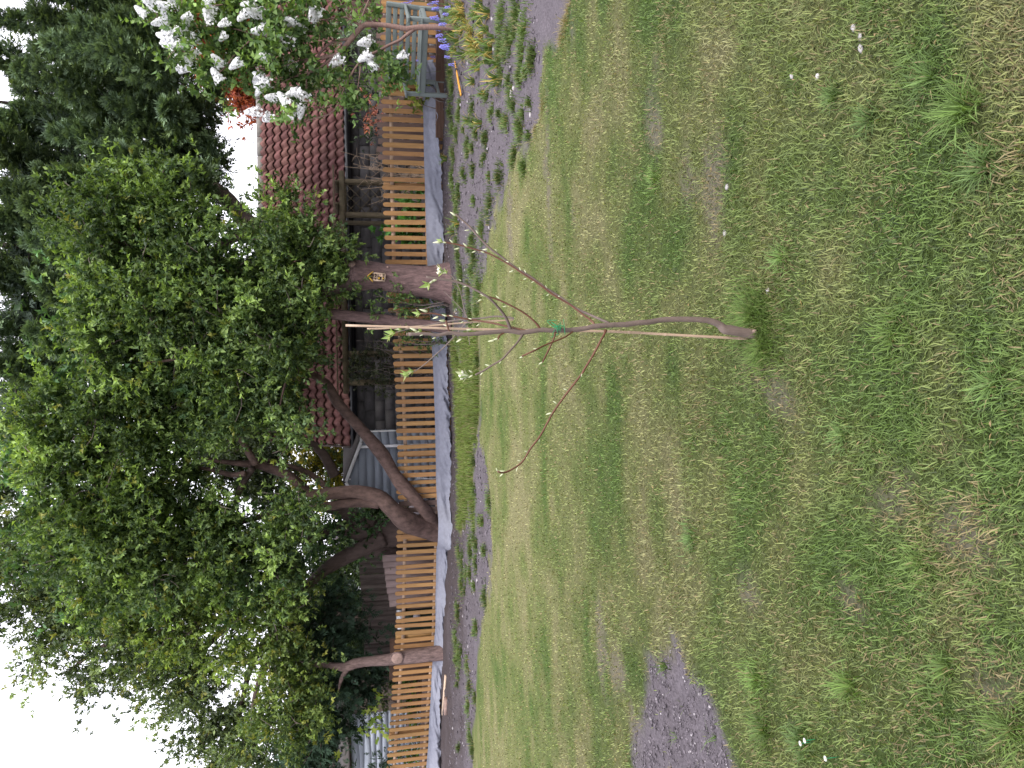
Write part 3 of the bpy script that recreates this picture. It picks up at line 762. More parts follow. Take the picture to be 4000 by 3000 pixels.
# ------------------------------------------------------------------ pergola with trellis panels in front of the garage wall
PD = 16.1
pg = thing("pergola", (at(1500, 1100, PD)[0], PD, -0.45), "weathered timber pergola with diagonal trellis panels against the garage", "pergola")
def px_at(Y, D): return at(1400, Y, D)[0]
ZB = at(1334, 700, PD)[2]
posts = [(710, PD), (842, PD), (872, PD + 0.55), (1380, PD), (1498, PD), (1245, PD + 0.55)]
for Y, D in posts:
    xk = px_at(Y, D)
    MB().beam((xk, D, -0.6), (xk, D, ZB - 0.035), 0.085, 0.085, up=(0, 1, 0)).build("post", M['pergola'], pg)
xL, xR = px_at(1537, PD), px_at(672, PD)
for D, dz in ((PD - 0.055, 0.0), (PD + 0.055, 0.004), (PD + 0.55, 0.01)):
    m = MB(); m.beam((xL, D, ZB), (xR, D, ZB), 0.035, 0.11); m.build("beam", M['pergola'], pg)
for k in range(10):
    xk = xL + 0.25 + (xR - xL - 0.5) * k / 9
    m = MB(); m.beam((xk, PD - 0.2, ZB + 0.095), (xk, PD + 0.72, ZB + 0.105), 0.04, 0.085); m.build("rafter", M['pergola'], pg)
MB().beam((xL - 0.02, PD - 0.1, ZB + 0.16), (xR + 0.1, PD - 0.1, ZB + 0.16), 0.03, 0.03).build("batten", M['pergola'], pg)
for (Ya, Yb, zt, zb) in ((716, 836, at(1350, 780, PD)[2], -0.3), (1388, 1490, at(1356, 1440, PD)[2], -0.3)):
    xa_, xb_ = px_at(Yb, PD) + 0.02, px_at(Ya, PD) - 0.02
    for (p, q) in (((xa_, PD, zb), (xa_, PD, zt)), ((xb_, PD, zb), (xb_, PD, zt))):
        MB().beam(p, q, 0.035, 0.035, up=(0, 1, 0)).build("trellis_frame", M['pergola'], pg)
    for z in (zb, zt): MB().beam((xa_ + 0.018, PD, z), (xb_ - 0.018, PD, z), 0.035, 0.035).build("trellis_frame", M['pergola'], pg)
    W_, H_ = xb_ - xa_, zt - zb; st = 0.20
    for s, dy in ((1, -0.008), (-1, 0.008)):
        t = -H_
        while t < W_:
            # line x = t + k*s... clipped to the panel
            pts = []
            for k in np.linspace(0, H_, 60):
                xq = t + k
                if 0 <= xq <= W_: pts.append((xq if s > 0 else W_ - xq, k))
            if len(pts) > 4:
                a, c = pts[0], pts[-1]
                MB().beam((xa_ + a[0], PD + dy, zb + a[1]), (xa_ + c[0], PD + dy, zb + c[1]), 0.010, 0.028, up=(0, 1, 0)).build("lattice_slat", M['pergola'], pg)
            t += st

# ------------------------------------------------------------------ blue-grey shed
SD = 16.3
shed = thing("garden_shed", (at(1600, 1856, SD)[0], SD + 0.8, -0.45), "small blue grey clad garden shed with white trim and low pitched roof", "shed")
xr_, xl_ = at(1500, 1740, SD)[0], at(1500, 1974, SD)[0]
ze = at(1402, 1740, SD)[2]; za = at(1352, 1882, SD)[2]; xap = at(1352, 1882, SD)[0]
SZ0 = -0.5
bd = np.array([0.42, 1.0, 0]); bd /= np.linalg.norm(bd)          # the shed runs back to the right
DP = 1.9
def sp_(x, z, t=0.0, o=0.0): return np.array([x, SD, z]) + bd * t + np.array([0, -o, 0])
ring = [(xl_, SZ0), (xr_, SZ0), (xr_, ze), (xap, za), (xl_, ze)]
V = [sp_(*r) for r in ring] + [sp_(*r, t=DP) for r in ring]
me = bpy.data.meshes.new("wall"); me.from_pydata([tuple(v) for v in V], [], [[0, 1, 2, 3, 4], [9, 8, 7, 6, 5], [0, 5, 6, 1], [1, 6, 7, 2], [2, 7, 8, 3], [3, 8, 9, 4], [4, 9, 5, 0]])
me.materials.append(M['shed']); put(bpy.data.objects.new("wall", me), shed)
bh = 0.162
z = za - 0.10
k = 0
while z > SZ0 + 0.1:
    zb = z - bh
    def lim(zz):                                     # width of the gable at a height
        if zz <= ze: return xl_, xr_
        t = (zz - ze) / (za - ze); return xl_ + (xap - xl_) * t, xr_ + (xap - xr_) * t
    (a0, a1), (b0, b1) = lim(min(z, za - 0.03)), lim(zb)
    P = [(b0, SD - 0.015, zb + 0.004), (b1, SD - 0.015, zb + 0.004), (b1, SD - 0.001, zb + 0.006), (b0, SD - 0.001, zb + 0.006), (a0, SD - 0.009, z), (a1, SD - 0.009, z), (a1, SD - 0.001, z), (a0, SD - 0.001, z)]
    MB().hexa(np.array(P)).build("cladding_board", M['shed'], shed)
    # same course round the side
    if z < ze + 0.05:
        p, q = sp_(xr_, (z + zb) / 2, 0.03), sp_(xr_, (z + zb) / 2, DP)
        sdv = np.array([bd[1], -bd[0], 0])
        m = MB(); m.beam(p + sdv * 0.008, q + sdv * 0.008, 0.016, bh - 0.008); m.build("cladding_board", M['shed'], shed)
    z -= bh; k += 1
sdv = np.array([bd[1], -bd[0], 0])
# corner trims, barge boards, side trims, window
for xq, wq in ((xr_ - 0.012, 0.055), (xl_ + 0.012, 0.05)):
    MB().beam((xq, SD - 0.03, SZ0), (xq, SD - 0.03, ze + 0.01), wq, 0.03, up=(0, 1, 0)).build("corner_trim", M['whitetrim'], shed)
ox = 0.09
def barge(a, c):
    p, q = np.array([a[0], SD - 0.05, a[1]]), np.array([c[0], SD - 0.05, c[1]])
    MB().beam(p, q, 0.03, 0.085).build("barge_board", M['whitetrim'], shed)
barge((xr_ + ox, ze - 0.035), (xap + 0.01, za + 0.015)); barge((xap - 0.012, za + 0.012), (xl_ - 0.11, ze - 0.01))
m = MB()
for (a, c) in (((xr_ + ox + 0.03, ze + 0.005), (xap, za + 0.065)), ((xap, za + 0.065), (xl_ - 0.13, ze + 0.03))):
    P0, P1 = np.array([a[0], SD - 0.07, a[1]]), np.array([c[0], SD - 0.07, c[1]])
    P2, P3 = P1 + bd * (DP + 0.12), P0 + bd * (DP + 0.12)
    dn = np.array([0, 0, -0.022])
    m.hexa(np.array([P0 + dn, P1 + dn, P2 + dn, P3 + dn, P0, P1, P2, P3]))
m.build("roof", M['shedroof'], shed)
p = sp_(xr_, ze - 0.03, 0.0) + sdv * (ox + 0.02); MB().beam(p, p + bd * (DP + 0.05), 0.02, 0.08).build("eaves_board", M['whitetrim'], shed)
def side(t0, t1, z0, z1, off, nm, mt_, par=None):
    p, q = sp_(xr_, (z0 + z1) / 2, t0) + sdv * off, sp_(xr_, (z0 + z1) / 2, t1) + sdv * off
    return MB().beam(p, q, 0.02, z1 - z0).build(nm, mt_, par or shed)
side(0.62, 0.65, SZ0, ze - 0.05, 0.026, "side_trim", M['whitetrim']); side(1.72, 1.75, SZ0, ze - 0.05, 0.026, "side_trim", M['whitetrim'])
wz0, wz1 = at(1518, 1690, SD + 1)[2], ze - 0.12
swin = side(0.80, 1.55, wz0, wz1, 0.022, "window", M['whitetrim']); side(0.90, 1.45, wz0 + 0.09, wz1 - 0.05, 0.036, "pane", M['glass'], swin)
c_ = at(1367, 1872, SD - 0.03); V, Q, T = tube_arrays([c_, c_ + np.array([0, -0.02, 0])], 0.018, 12); obj_np("gable_bolt", V, [Q, T], M['whitetrim'], shed)
vt = thing("white_vent_frame", (at(1640, 1845, 15.4)[0], 15.4, -0.3), "small white plastic slatted frame seen between the pales by the shed", "frame")
for k in range(5):
    p = at(1632 + 5 * k, 1852, 15.4); q = at(1632 + 5 * k, 1868, 15.4); MB().beam(p, q, 0.012, 0.012).build("slat", M['whitetrim'], vt)
for Y in (1850, 1870): p = at(1629, Y, 15.4); q = at(1740, Y, 15.4); MB().beam(p, (q[0], 15.4, -0.42), 0.012, 0.014, up=(0, 1, 0)).build("frame", M['whitetrim'], vt)

# ------------------------------------------------------------------ sheds, boards and clutter beyond the fence on the left
def vboards(name, label, cat, Ya, Yb, Xta, Xtb, D, z0, bw, material, wavy=0.02, th=0.022, dD=0.0):
    pa, pb = at(Xta, Ya, D), at(Xtb, Yb, D + dD)
    t = thing(name, (*((pa + pb) / 2)[:2], z0), label, cat)
    L_ = np.linalg.norm((pb - pa)[:2]); k = max(2, int(L_ / bw))
    for j in range(k):
        f0, f1 = (j + 0.02) / k, (j + 0.98) / k
        p, q = pa + (pb - pa) * f0, pa + (pb - pa) * f1
        mid = (p + q) / 2; ztop_ = mid[2] + rng.normal(0, wavy * 0.4)
        dv = (q - p); dv[2] = 0
        yo = 0.012 * (j % 2)
        m = MB(); m.beam((mid[0], mid[1] + yo, z0), (mid[0] + rng.normal(0, 0.004), mid[1] + yo + rng.normal(0, 0.004), ztop_), np.linalg.norm(dv), th, up=(0, 1, 0))
        m.build("board", material, t)
    return t
vboards("board_fence", "dark brown weathered vertical board fence behind the leaning plank panel", "fence", 2163, 2620, 1402, 1425, 16.6, -0.5, 0.11, M['brownwood'], 0.02)
vboards("dark_board_panel", "blackish brown board panel between the plum trunks and the board fence", "panel", 2062, 2160, 1425, 1425, 16.2, -0.5, 0.2, M['brownwood'], 0.03)
vboards("leaning_plank_panel", "faded pinkish plank panel leaning behind the picket fence", "panel", 2168, 2372, 1492, 1522, 14.9, -0.35, 0.115, M['pinkwood'], 0.01)
vboards("low_board_panel", "plain brown board panel behind the scarred trunk", "panel", 2492, 2660, 1523, 1520, 15.3, -0.4, 0.35, M['decking'], 0.01)
# compost bin with a pale round badge
cb = at(1620, 2420, 15.4)
bin_ = thing("compost_bin", (cb[0], 15.4, -0.45), "dark green plastic bin with pale round badge behind the pickets", "bin")
m = MB(); pr = [(-0.45, .24), (-.3, .245), (0.1, .24), (0.5, .232), (0.60, .235), (0.62, .2)]
m.tube([(cb[0], 15.4, z) for z, r in pr], [r for z, r in pr], 20); m.build("body", M['greenbin'], bin_, smooth=True)
p = at(1628, 2408, 15.15); V, Q, T = tube_arrays([p, p + np.array([0, -0.012, 0])], 0.07, 18); obj_np("badge", V, [Q, T], M['farroof'], bin_)
# pale bottle and tins along the ledge
for k, (Y, hh, mm_) in enumerate([(2390, .11, 'whitetrim'), (2412, .11, 'whitetrim'), (2449, .09, 'whitetrim'), (2475, .09, 'whitetrim')]):
    p = at(1572, Y, 15.32); tt = thing("paint_tin", (p[0], p[1], p[2]), "small pale tin on the shelf behind the pickets by the green bin", "tin", "tins on the shelf")
    m = MB(); m.tube([(p[0], p[1], p[2]), (p[0], p[1], p[2] + hh)], 0.042, 14); m.build("can", M[mm_], tt, smooth=False)
    m = MB(); m.tube([(p[0], p[1], p[2] + hh + 0.0005), (p[0], p[1], p[2] + hh + 0.012)], 0.036, 14); m.build("lid", M['stone'], tt)
shf = at(1577, 2430, 15.32); s2 = thing("shelf_plank", (shf[0], 15.32, shf[2]), "grey plank shelf carrying small tins behind the pickets", "shelf")
pa_, pb_ = at(1577, 2370, 15.32), at(1577, 2490, 15.32); MB().beam((pa_[0], 15.33, shf[2] - 0.02), (pb_[0], 15.33, shf[2] - 0.02), 0.16, 0.03).build("plank", M['oldwood'], s2)
for q in (pa_[0] - 0.05, pb_[0] + 0.05): MB().beam((q, 15.36, -0.5), (q, 15.36, shf[2] - 0.036), 0.05, 0.05, up=(0, 1, 0)).build("leg", M['oldwood'], s2)
# raised bed of old horizontal boards
rb = thing("raised_bed", (at(1640, 2750, 15.8)[0], 15.8, -0.4), "old horizontal boards of a raised bed beyond the left end of the fence", "planter")
for (Ya, Yb, X0, X1, dd) in ((2560, 3120, 1652, 1690, 0), (2600, 2840, 1602, 1624, 0.5), (2560, 2700, 1636, 1648, 0.3)):
    D = 15.6 + dd; a, c = at((X0 + X1) / 2, Ya, D), at((X0 + X1) / 2 - 18, Yb, D); hh = (X1 - X0) / F * D
    MB().beam(a, c, 0.035, hh).build("board", M['pinkwood'], rb)
for Y in (2600, 2760, 2920, 3080): p = at(1690, Y, 15.66); MB().beam((p[0], 15.67, -0.5), (p[0], 15.67, at(1640, Y, 15.66)[2]), 0.06, 0.06, up=(0, 1, 0)).build("stake", M['oldwood'], rb)
# pale blue weatherboarded shed at the left edge
ws = thing("weatherboard_shed", (at(1600, 3050, 17.4)[0], 18.4, -0.5), "pale blue grey weatherboarded shed behind the left end of the fence", "shed")
xw1, xw0 = at(1440, 2788, 17.4)[0], at(1440, 3300, 17.4)[0]
zw = at(1372, 2900, 17.4)[2]
MB().box(((xw0 + xw1) / 2, 18.5, (zw - 0.5) / 2), (xw1 - xw0, 2.1, zw + 0.5)).build("wall", M['brownwood'], ws)
k = 0; z = zw
while z > -0.45:
    hh = 0.155
    nn_ = 30; xs_ = np.linspace(xw0, xw1, nn_); wob = (N1.fbm(xs_ * 2.1 + k * 7, xs_ * 0, 3) - 0.5) * 0.07
    V = []
    for (yo, zz) in ((-0.012, z), (-0.034, None), (-0.004, None), (-0.002, z)):
        V.append(np.stack([xs_, np.full(nn_, 17.45 + yo), (np.full(nn_, z) if zz is not None else z - hh + wob)], 1))
    V = np.concatenate(V); Q = []
    for j in range(nn_ - 1):
        for r in range(4):
            a, c = r * nn_ + j, ((r + 1) % 4) * nn_ + j
            Q.append([a, a + 1, c + 1, c])
    Q += [[0, nn_, 2 * nn_, 3 * nn_], [nn_ - 1, 4 * nn_ - 1, 3 * nn_ - 1, 2 * nn_ - 1]]
    obj_np("weatherboard", V, np.array(Q), M['bluewhite'], ws); z -= hh - 0.028; k += 1
m = MB(); zf = zw + 0.03
m.hexa(np.array([(xw0, 17.2, zf), (xw1 + 0.1, 17.2, zf), (xw1 + 0.1, 19.8, zf + 0.35), (xw0, 19.8, zf + 0.35), (xw0, 17.2, zf + 0.04), (xw1 + 0.1, 17.2, zf + 0.04), (xw1 + 0.1, 19.8, zf + 0.39), (xw0, 19.8, zf + 0.39)])); m.build("roof", M['shedroof'], ws)
# wooden fascia above it belonging to the next shed
ns = thing("boarded_outbuilding", (at(1320, 3080, 20)[0], 20.4, -0.5), "brown boarded outbuilding showing above the weatherboarded shed", "shed")
a, c = at(1320, 2935, 20.2), at(1320, 3250, 20.2)
for k in range(12): MB().beam((a[0], 20.2, a[2] + 0.14 - 0.19 * k), (c[0], 20.2, a[2] + 0.14 - 0.19 * k), 0.03, 0.178).build("board", M['pinkwood'], ns)
MB().box(((a[0] + c[0]) / 2, 21.2, (a[2] - 0.3) / 2), (abs(a[0] - c[0]) - 0.02, 1.9, a[2] + 0.6)).build("wall", M['brownwood'], ns)

# far houses glimpsed through gaps: only their roofs show
def far_house(label, Ya, Yb, Xt, Xb, D):
    a, c = at(Xt, Ya, D + 2), at(Xb, Yb, D); t = thing("far_house", ((a[0] + c[0]) / 2, D + 1, -0.5), label, "house")
    x0, x1 = min(a[0], c[0]), max(a[0], c[0]); z1, z0 = a[2], c[2]
    MB().box(((x0 + x1) / 2, D + 2.4, (z0 - 0.6) / 2), (x1 - x0 - 0.4, 4.4, z0 + 0.5)).build("wall", M['farwall'], t)
    k = 9
    for j in range(k):
        f0, f1 = j / k, (j + 1) / k
        p = np.array([x0, D + 2.2 * f0, z0 + (z1 - z0) * f0 + 0.05]); f1 = f0 + 0.62 * (f1 - f0); q = np.array([x0, D + 2.2 * f1, z0 + (z1 - z0) * f1 + 0.03])
        dx = np.array([x1 - x0, 0, 0]); dn = np.array([0, 0, -0.05])
        MB().hexa(np.array([p + dn, p + dx + dn, q + dx + dn, q + dn, p, p + dx, q + dx, q])).build("tile_course", M['farroof'], t)
    MB().hexa(np.array([(x0, D + .02, z0 - .1), (x1, D + .02, z0 - .1), (x1, D + 2.2, z1 - .1), (x0, D + 2.2, z1 - .1), (x0, D + .02, z0 - .04), (x1, D + .02, z0 - .04), (x1, D + 2.2, z1 - .04), (x0, D + 2.2, z1 - .04)])).build("roof_deck", M['brownwood'], t)
    P0 = np.array([x0, D + 2.2, z1]); P1 = np.array([x1, D + 2.2, z1]); P2 = np.array([x1, D + 4.4, z0]); P3 = np.array([x0, D + 4.4, z0]); dn = np.array([0, 0, -.06])
    MB().hexa(np.array([P0 + dn, P1 + dn, P2 + dn, P3 + dn, P0, P1, P2, P3])).build("roof", M['farroof'], t)
far_house("far house roof with pale tiles glimpsed through the plum trunks", 2105, 2195, 1300, 1395, 30)
far_house("far house roof of pale tiles above the weatherboarded shed", 2925, 3300, 1185, 1240, 30)

# ------------------------------------------------------------------ foliage builders
def unit(v): return v / (np.linalg.norm(v, axis=-1, keepdims=True) + 1e-9)
def leaf_arrays(P, A, Nn, ln, wd, cols, fold=0.25):
    """leaf blades: base P, axis A, face normal Nn; five points, folded along the midrib"""
    n_ = len(P); S = unit(np.cross(A, Nn)); Nn = np.cross(S, A)
    l, w_ = ln[:, None], wd[:, None]
    tip = P + A * l - Nn * l * 0.10
    mid = P + A * l * 0.5
    a = P + A * l * 0.42 + S * w_ * 0.5 + Nn * w_ * fold
    c = P + A * l * 0.42 - S * w_ * 0.5 + Nn * w_ * fold
    V = np.stack([P, a, tip, c], 1)
    base = np.arange(n_)[:, None] * 4
    T = np.concatenate([base + np.array([[0, 1, 2]]), base + np.array([[0, 2, 3]])])
    return V.reshape(-1, 3), T, np.repeat(cols, 4, 0)

TONE = np.ones(0)
def shoot_leaves(P, D, k, length, ln, wd, cold, colt, jitter=0.25, spread=0.9):
    """k leaves spiralling round each short shoot; young leaves at its tip are the paler ones"""
    n_ = len(P)
    D = unit(D); ref = np.where(np.abs(D[:, 2:3]) > 0.9, np.array([[1.0, 0, 0]]), np.array([[0, 0, 1.0]]))
    U = unit(np.cross(D, ref)); W_ = np.cross(D, U)
    out = []
    ph = rng.random(n_) * 6.28
    tone = 0.72 + 0.56 * rng.random(n_)
    ct = TONE if len(TONE) == n_ else np.ones(n_)
    tone = tone * ct; warm = np.clip((ct - 0.9) * 0.8, 0, 0.6)[:, None]      # cluster tones paint lit clumps and dark depths into leaf colour
    for j in range(k):
        t = (j + 0.5) / k
        a = ph + j * 2.4 + rng.normal(0, 0.3, n_)
        rad = U * np.cos(a)[:, None] + W_ * np.sin(a)[:, None]
        sp_a = spread * (1.15 - 0.65 * t)
        A = unit(D * math.cos(sp_a) + rad * math.sin(sp_a) + rng.normal(0, jitter, (n_, 3)))
        base = P + D * (length * t)[:, None]
        Nn = unit(D + np.array([0, 0, 0.6]) + rng.normal(0, 0.3, (n_, 3)))
        l = ln * (0.65 + 0.6 * rng.random(n_)); w_ = wd * (0.7 + 0.5 * rng.random(n_)) * l / ln
        m_ = np.clip(t ** 1.5 * 0.9 + rng.normal(0, 0.16, n_), 0, 1)[:, None]
        m_ = np.clip(m_ * 0.85 + warm, 0, 1); cc = (cold * (1 - m_) + colt * m_) * (tone * (0.8 + 0.4 * rng.random(n_)))[:, None]
        out.append(leaf_arrays(base, A, Nn, l, w_, cc))
    nb = 0; Vs, Ts, Cs = [], [], []
    for v, t, c in out: Vs.append(v); Ts.append(t + nb); Cs.append(c); nb += len(v)
    return np.concatenate(Vs), np.concatenate(Ts), np.concatenate(Cs)

def crown_points(blobs, dens, cl_sig=0.16, per=14, shell=0.5, upb=0.35, flat=0.85):
    """clusters of shoots spread through the volume of several lobes; returns shoots and the twigs that carry them"""
    global TONE
    P, Dr, tw, TN = [], [], [], []
    for (c, r) in blobs:
        nc = max(3, int(dens * r * r / 0.25))
        d = unit(rng.normal(0, 1, (nc, 3)))
        rr = r * (shell + (1 - shell) * rng.random(nc) ** 0.6) * (1 + 0.25 * rng.normal(0, 1, nc))
        cc = c + d * rr[:, None] * np.array([1, 1, flat])
        for j in range(nc):
            k = max(3, int(per * (0.5 + rng.random())))
            sig = cl_sig * (0.6 + 0.8 * rng.random())
            dd = unit(d[j] * 0.8 + np.array([0, 0, upb]) + rng.normal(0, 0.35, 3))
            t = rng.normal(0, 1, k)
            pp = cc[j] + dd * (t * sig * 1.35)[:, None] + rng.normal(0, sig * 0.62, (k, 3))
            P.append(pp); Dr.append(unit(dd + rng.normal(0, 0.55, (k, 3)) + np.array([0, 0, 0.15])))
            tw.append((c + d[j] * r * 0.1, cc[j] + dd * sig)); TN.append(np.full(k, min(1.55, max(0.6, math.exp(rng.normal(0, 0.30))))))
    TONE = np.concatenate(TN)
    return np.concatenate(P), np.concatenate(Dr), tw

def twig_mesh(tw, r0, r1, frac=1.0):
    m = MB()
    for p, q in tw:
        if rng.random() > frac: continue
        L_ = np.linalg.norm(q - p)
        mid = (p + q) / 2 + rng.normal(0, 0.12 * L_, 3)
        m.tube(spline([p, mid, q], 6), np.linspace(r0, r1, 6), 4, cap=False)
    return m

def px_blobs(L_, D, jit=0.35):
    return [(at(X, Y, D + (rng.random() - 0.5) * 2 * jit + (dd[0] if dd else 0)), r) for X, Y, r, *dd in L_]
def px_path(L_, D, n=26):
    """trunk or limb: rows X, Y, width in photo pixels, [extra depth]"""
    P, Rr = [], []
    for row in L_:
        dd = row[3] if len(row) > 3 else 0.0
        P.append(at(row[0], row[1], D + dd)); Rr.append(row[2] / 2 / F * (D + dd) * 1.02)
    S = spline(np.hstack([np.array(P), np.array(Rr)[:, None]]), n)
    return S[:, :3], np.maximum(S[:, 3], 0.003)
def limb(name, L_, D, material, parent, n=26, sides=14, wob=0.16, seed=0, root=None):
    P, r = px_path(L_, D, n)
    if root is not None: P[0][2] = min(P[0][2], root)
    m = MB(); m.tube(P, r, sides, wob, seed); return m.build(name, material, parent, smooth=True)

def spray_arrays(P, D, Nn, size, cols, k=9):
    """feathery flat conifer sprays: a stem with alternating scale-leaf fingers"""
    n_ = len(P); D = unit(D); S = unit(np.cross(D, Nn)); Nn = np.cross(S, D)
    Vs, Cs = [], []
    for j in range(k):
        t = (j + 0.6) / k
        s = 1 if j % 2 else -1
        if j == k - 1: s = 0
        base = P + D * (size * t * 0.72)[:, None] - Nn * (size * 0.16 * t * t)[:, None]
        A = unit(D * (0.75 + 0.3 * t) + S * (s * 0.75) + rng.normal(0, 0.16, (n_, 3)))
        l = size * (0.50 * (1 - 0.55 * t) + 0.12) * (0.75 + 0.5 * rng.random(n_))
        w_ = l * 0.12 + 0.0035
        B = unit(np.cross(A, Nn))
        tip = base + A * l[:, None] - Nn * (l * 0.12)[:, None]
        m1 = base + A * (l * 0.45)[:, None] + B * w_[:, None]; m2 = base + A * (l * 0.45)[:, None] - B * w_[:, None]
        Vs.append(np.stack([base, m1, tip, m2], 1)); Cs.append(cols * (0.75 + 0.5 * t) * (0.85 + 0.3 * rng.random((n_, 1))))
    V = np.concatenate(Vs); C = np.concatenate(Cs)
    q = np.arange(len(V))[:, None] * 4
    T = np.concatenate([q + np.array([[0, 1, 2]]), q + np.array([[0, 2, 3]])])
    return V.reshape(-1, 3), T, np.repeat(C, 4, 0)

# ------------------------------------------------------------------ tall cypress, its trunk at the fence
CD = 12.45
cyp = thing("cypress_tree", gr(1742, 1095, -0.05), "tall dark cypress with forked trunk carrying the insect house", "tree")
limb("trunk", [(1775, 1105, 175), (1742, 1103, 152), (1690, 1103, 128), (1620, 1098, 116), (1540, 1090, 108), (1470, 1078, 102), (1420, 1077, 108), (1385, 1078, 112), (1355, 1078, 70)], CD, M['barkA'], cyp, 40, 22, 0.14, 3)
limb("limb", [(1450, 1072, 74), (1400, 1056, 74), (1340, 1030, 64), (1290, 1000, 60), (1200, 960, 58, .4), (1100, 940, 62, .8), (1000, 905, 70, 1.1), (930, 830, 62, 1.3), (860, 755, 56, 1.6), (700, 640, 46, 2.5), (450, 520, 30, 2.7), (150, 420, 14, 2.7), (-200, 380, 10, 1.9)], CD, M['barkD'], cyp, 50, 12, 0.14, 4)
limb("limb", [(1450, 1084, 78), (1400, 1093, 80), (1340, 1105, 76), (1270, 1124, 72), (1150, 1120, 70, .5), (980, 1060, 64, 1.2), (750, 1020, 52, 1.6), (450, 980, 40, 1.7), (100, 960, 20, 2.1), (-250, 950, 10, 2.1)], CD, M['barkD'], cyp, 46, 12, 0.14, 5)
limb("limb", [(1100, 960, 54, .9), (1030, 950, 56, 1.3), (900, 930, 44, 1.9), (700, 1150, 36, 2.4), (400, 1250, 28, 2.6), (50, 1300, 18, 2.6)], CD, M['barkD'], cyp, 36, 10, 0.14, 6)
for X, Y, rr, nrm in [(1375, 1033, 26, (0.5, -1, 0.2)), (1455, 1052, 13, (0.4, -1, 0.1)), (1515, 1045, 9, (0.7, -1, 0))]:
    p = at(X, Y, CD - 0.17); nv_ = unit(np.array(nrm, float)); rad = rr / 2 / F * CD
    V, Q, T = tube_arrays([p - nv_ * 0.10, p + nv_ * 0.01], [rad * 1.25, rad * 1.15], 14); ob = obj_np("branch_stub", V, [Q, T], M['barkA'], cyp)
    V, Q, T = tube_arrays([p + nv_ * 0.0105, p + nv_ * 0.015], [rad, rad], 14); obj_np("cut_face", V, [Q, T], M['cutwood'], ob)
# plumes: lower interior point -> tip, each feathered with sprays
PL = [((640, 160), (-60, 60)), ((600, 60), (100, -40)), ((560, 200), (130, 190)), ((700, 300), (180, 160)), ((420, 130), (120, 40)), ((520, 330), (250, 300)), ((560, 480), (230, 350)), ((600, 420), (270, 200)), ((640, 330), (300, 90)), ((500, 40), (280, -60)),
      ((420, 420), (60, 260)), ((380, 500), (60, 420)), ((330, 620), (20, 480)), ((480, 620), (200, 520)), ((520, 560), (300, 460)), ((680, 520), (430, 400)), ((740, 470), (560, 330)), ((710, 540), (640, 420)), ((750, 560), (560, 480)), ((790, 600), (700, 500)),
      ((790, 680), (640, 560)), ((770, 720), (560, 600)), ((700, 620), (430, 520)), ((620, 680), (350, 580)), ((520, 740), (260, 640)), ((420, 760), (140, 680)), ((300, 720), (20, 600)), ((260, 820), (0, 740)), ((220, 930), (-40, 860)), ((330, 880), (100, 800)),
      ((340, 1000), (100, 930)), ((300, 1080), (30, 1010)), ((220, 1150), (-30, 1060)), ((330, 1160), (120, 1080)), ((300, 1260), (60, 1180)), ((250, 1340), (0, 1260)), ((330, 1360), (120, 1290)), ((280, 1430), (40, 1370)), ((220, 1500), (0, 1430)), ((340, 1500), (140, 1440)),
      ((160, 300), (-80, 200)), ((120, 650), (-120, 560)), ((100, 900), (-120, 820)), ((90, 1100), (-140, 1040)), ((90, 1350), (-140, 1300)), ((700, 200), (440, 60)), ((740, 130), (560, 20)), ((750, 380), (600, 260)), ((690, 260), (520, 150)), ((810, 520), (760, 400)),
      ((730, 640), (640, 700)), ((700, 720), (520, 690)), ((560, 820), (380, 760)), ((810, 760), (760, 660)), ((430, 260), (220, 210)), ((230, 420), (60, 330)), ((180, 560), (-20, 460)), ((830, 430), (820, 300)), ((640, 560), (470, 300)), ((480, 500), (330, 380)), ((870, 700), (800, 560))]
Ps, Ds, Ns, Ss, Cc = [], [], [], [], []
for i, ((X0, Y0), (X1, Y1)) in enumerate(PL):
    D0 = CD + 1.8 + rng.normal(0, 0.5); p0 = at(X0, Y0, D0 + 0.5); p1 = at(X1, Y1, D0 - 0.35 + rng.normal(0, 0.2))
    L_ = np.linalg.norm(p1 - p0); mid = (p0 + p1) / 2 + np.array([rng.normal(0, .1), -0.18, -0.12 * L_])
    nk = int(560 * L_)
    t = rng.random(nk) ** 0.8
    curve = spline([p0, mid, p1], 40); c = curve[np.minimum((t * 39).astype(int), 39)]; tg = unit(np.gradient(curve, axis=0))[np.minimum((t * 39).astype(int), 39)]
    a = rng.random(nk) * 6.28; rad = unit(np.stack([np.cos(a), np.sin(a), rng.normal(0, 0.4, nk)], 1))
    lobe = 0.65 + 0.7 * VNoise(900 + i)(t * 7, a * 1.3)
    rr = (0.31 * (1 - t) ** 0.7 * (0.5 + 0.8 * np.sin(np.clip(t * 3.4, 0, 3.1))) + 0.05) * (0.3 + 0.7 * rng.random(nk)) * lobe
    P = c + rad * rr[:, None]
    dd = unit(tg * 0.6 + rad * 0.8 + np.array([0, 0, 0.1]) + rng.normal(0, 0.42, (nk, 3)))
    tone = 0.62 + 0.55 * rng.random()
    cb_ = np.array([0.098, 0.145, 0.090]) * tone
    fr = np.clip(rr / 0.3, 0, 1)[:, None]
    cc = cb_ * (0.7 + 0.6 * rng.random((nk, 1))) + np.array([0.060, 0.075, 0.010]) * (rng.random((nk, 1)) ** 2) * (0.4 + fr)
    Ps.append(P); Ds.append(dd); Ns.append(unit(np.array([0, 0, 1.0]) + rng.normal(0, 0.5, (nk, 3)))); Ss.append(0.095 + 0.12 * rng.random(nk)); Cc.append(cc)
V, T, C = spray_arrays(np.concatenate(Ps), np.concatenate(Ds), np.concatenate(Ns), np.concatenate(Ss), np.concatenate(Cc), 8)
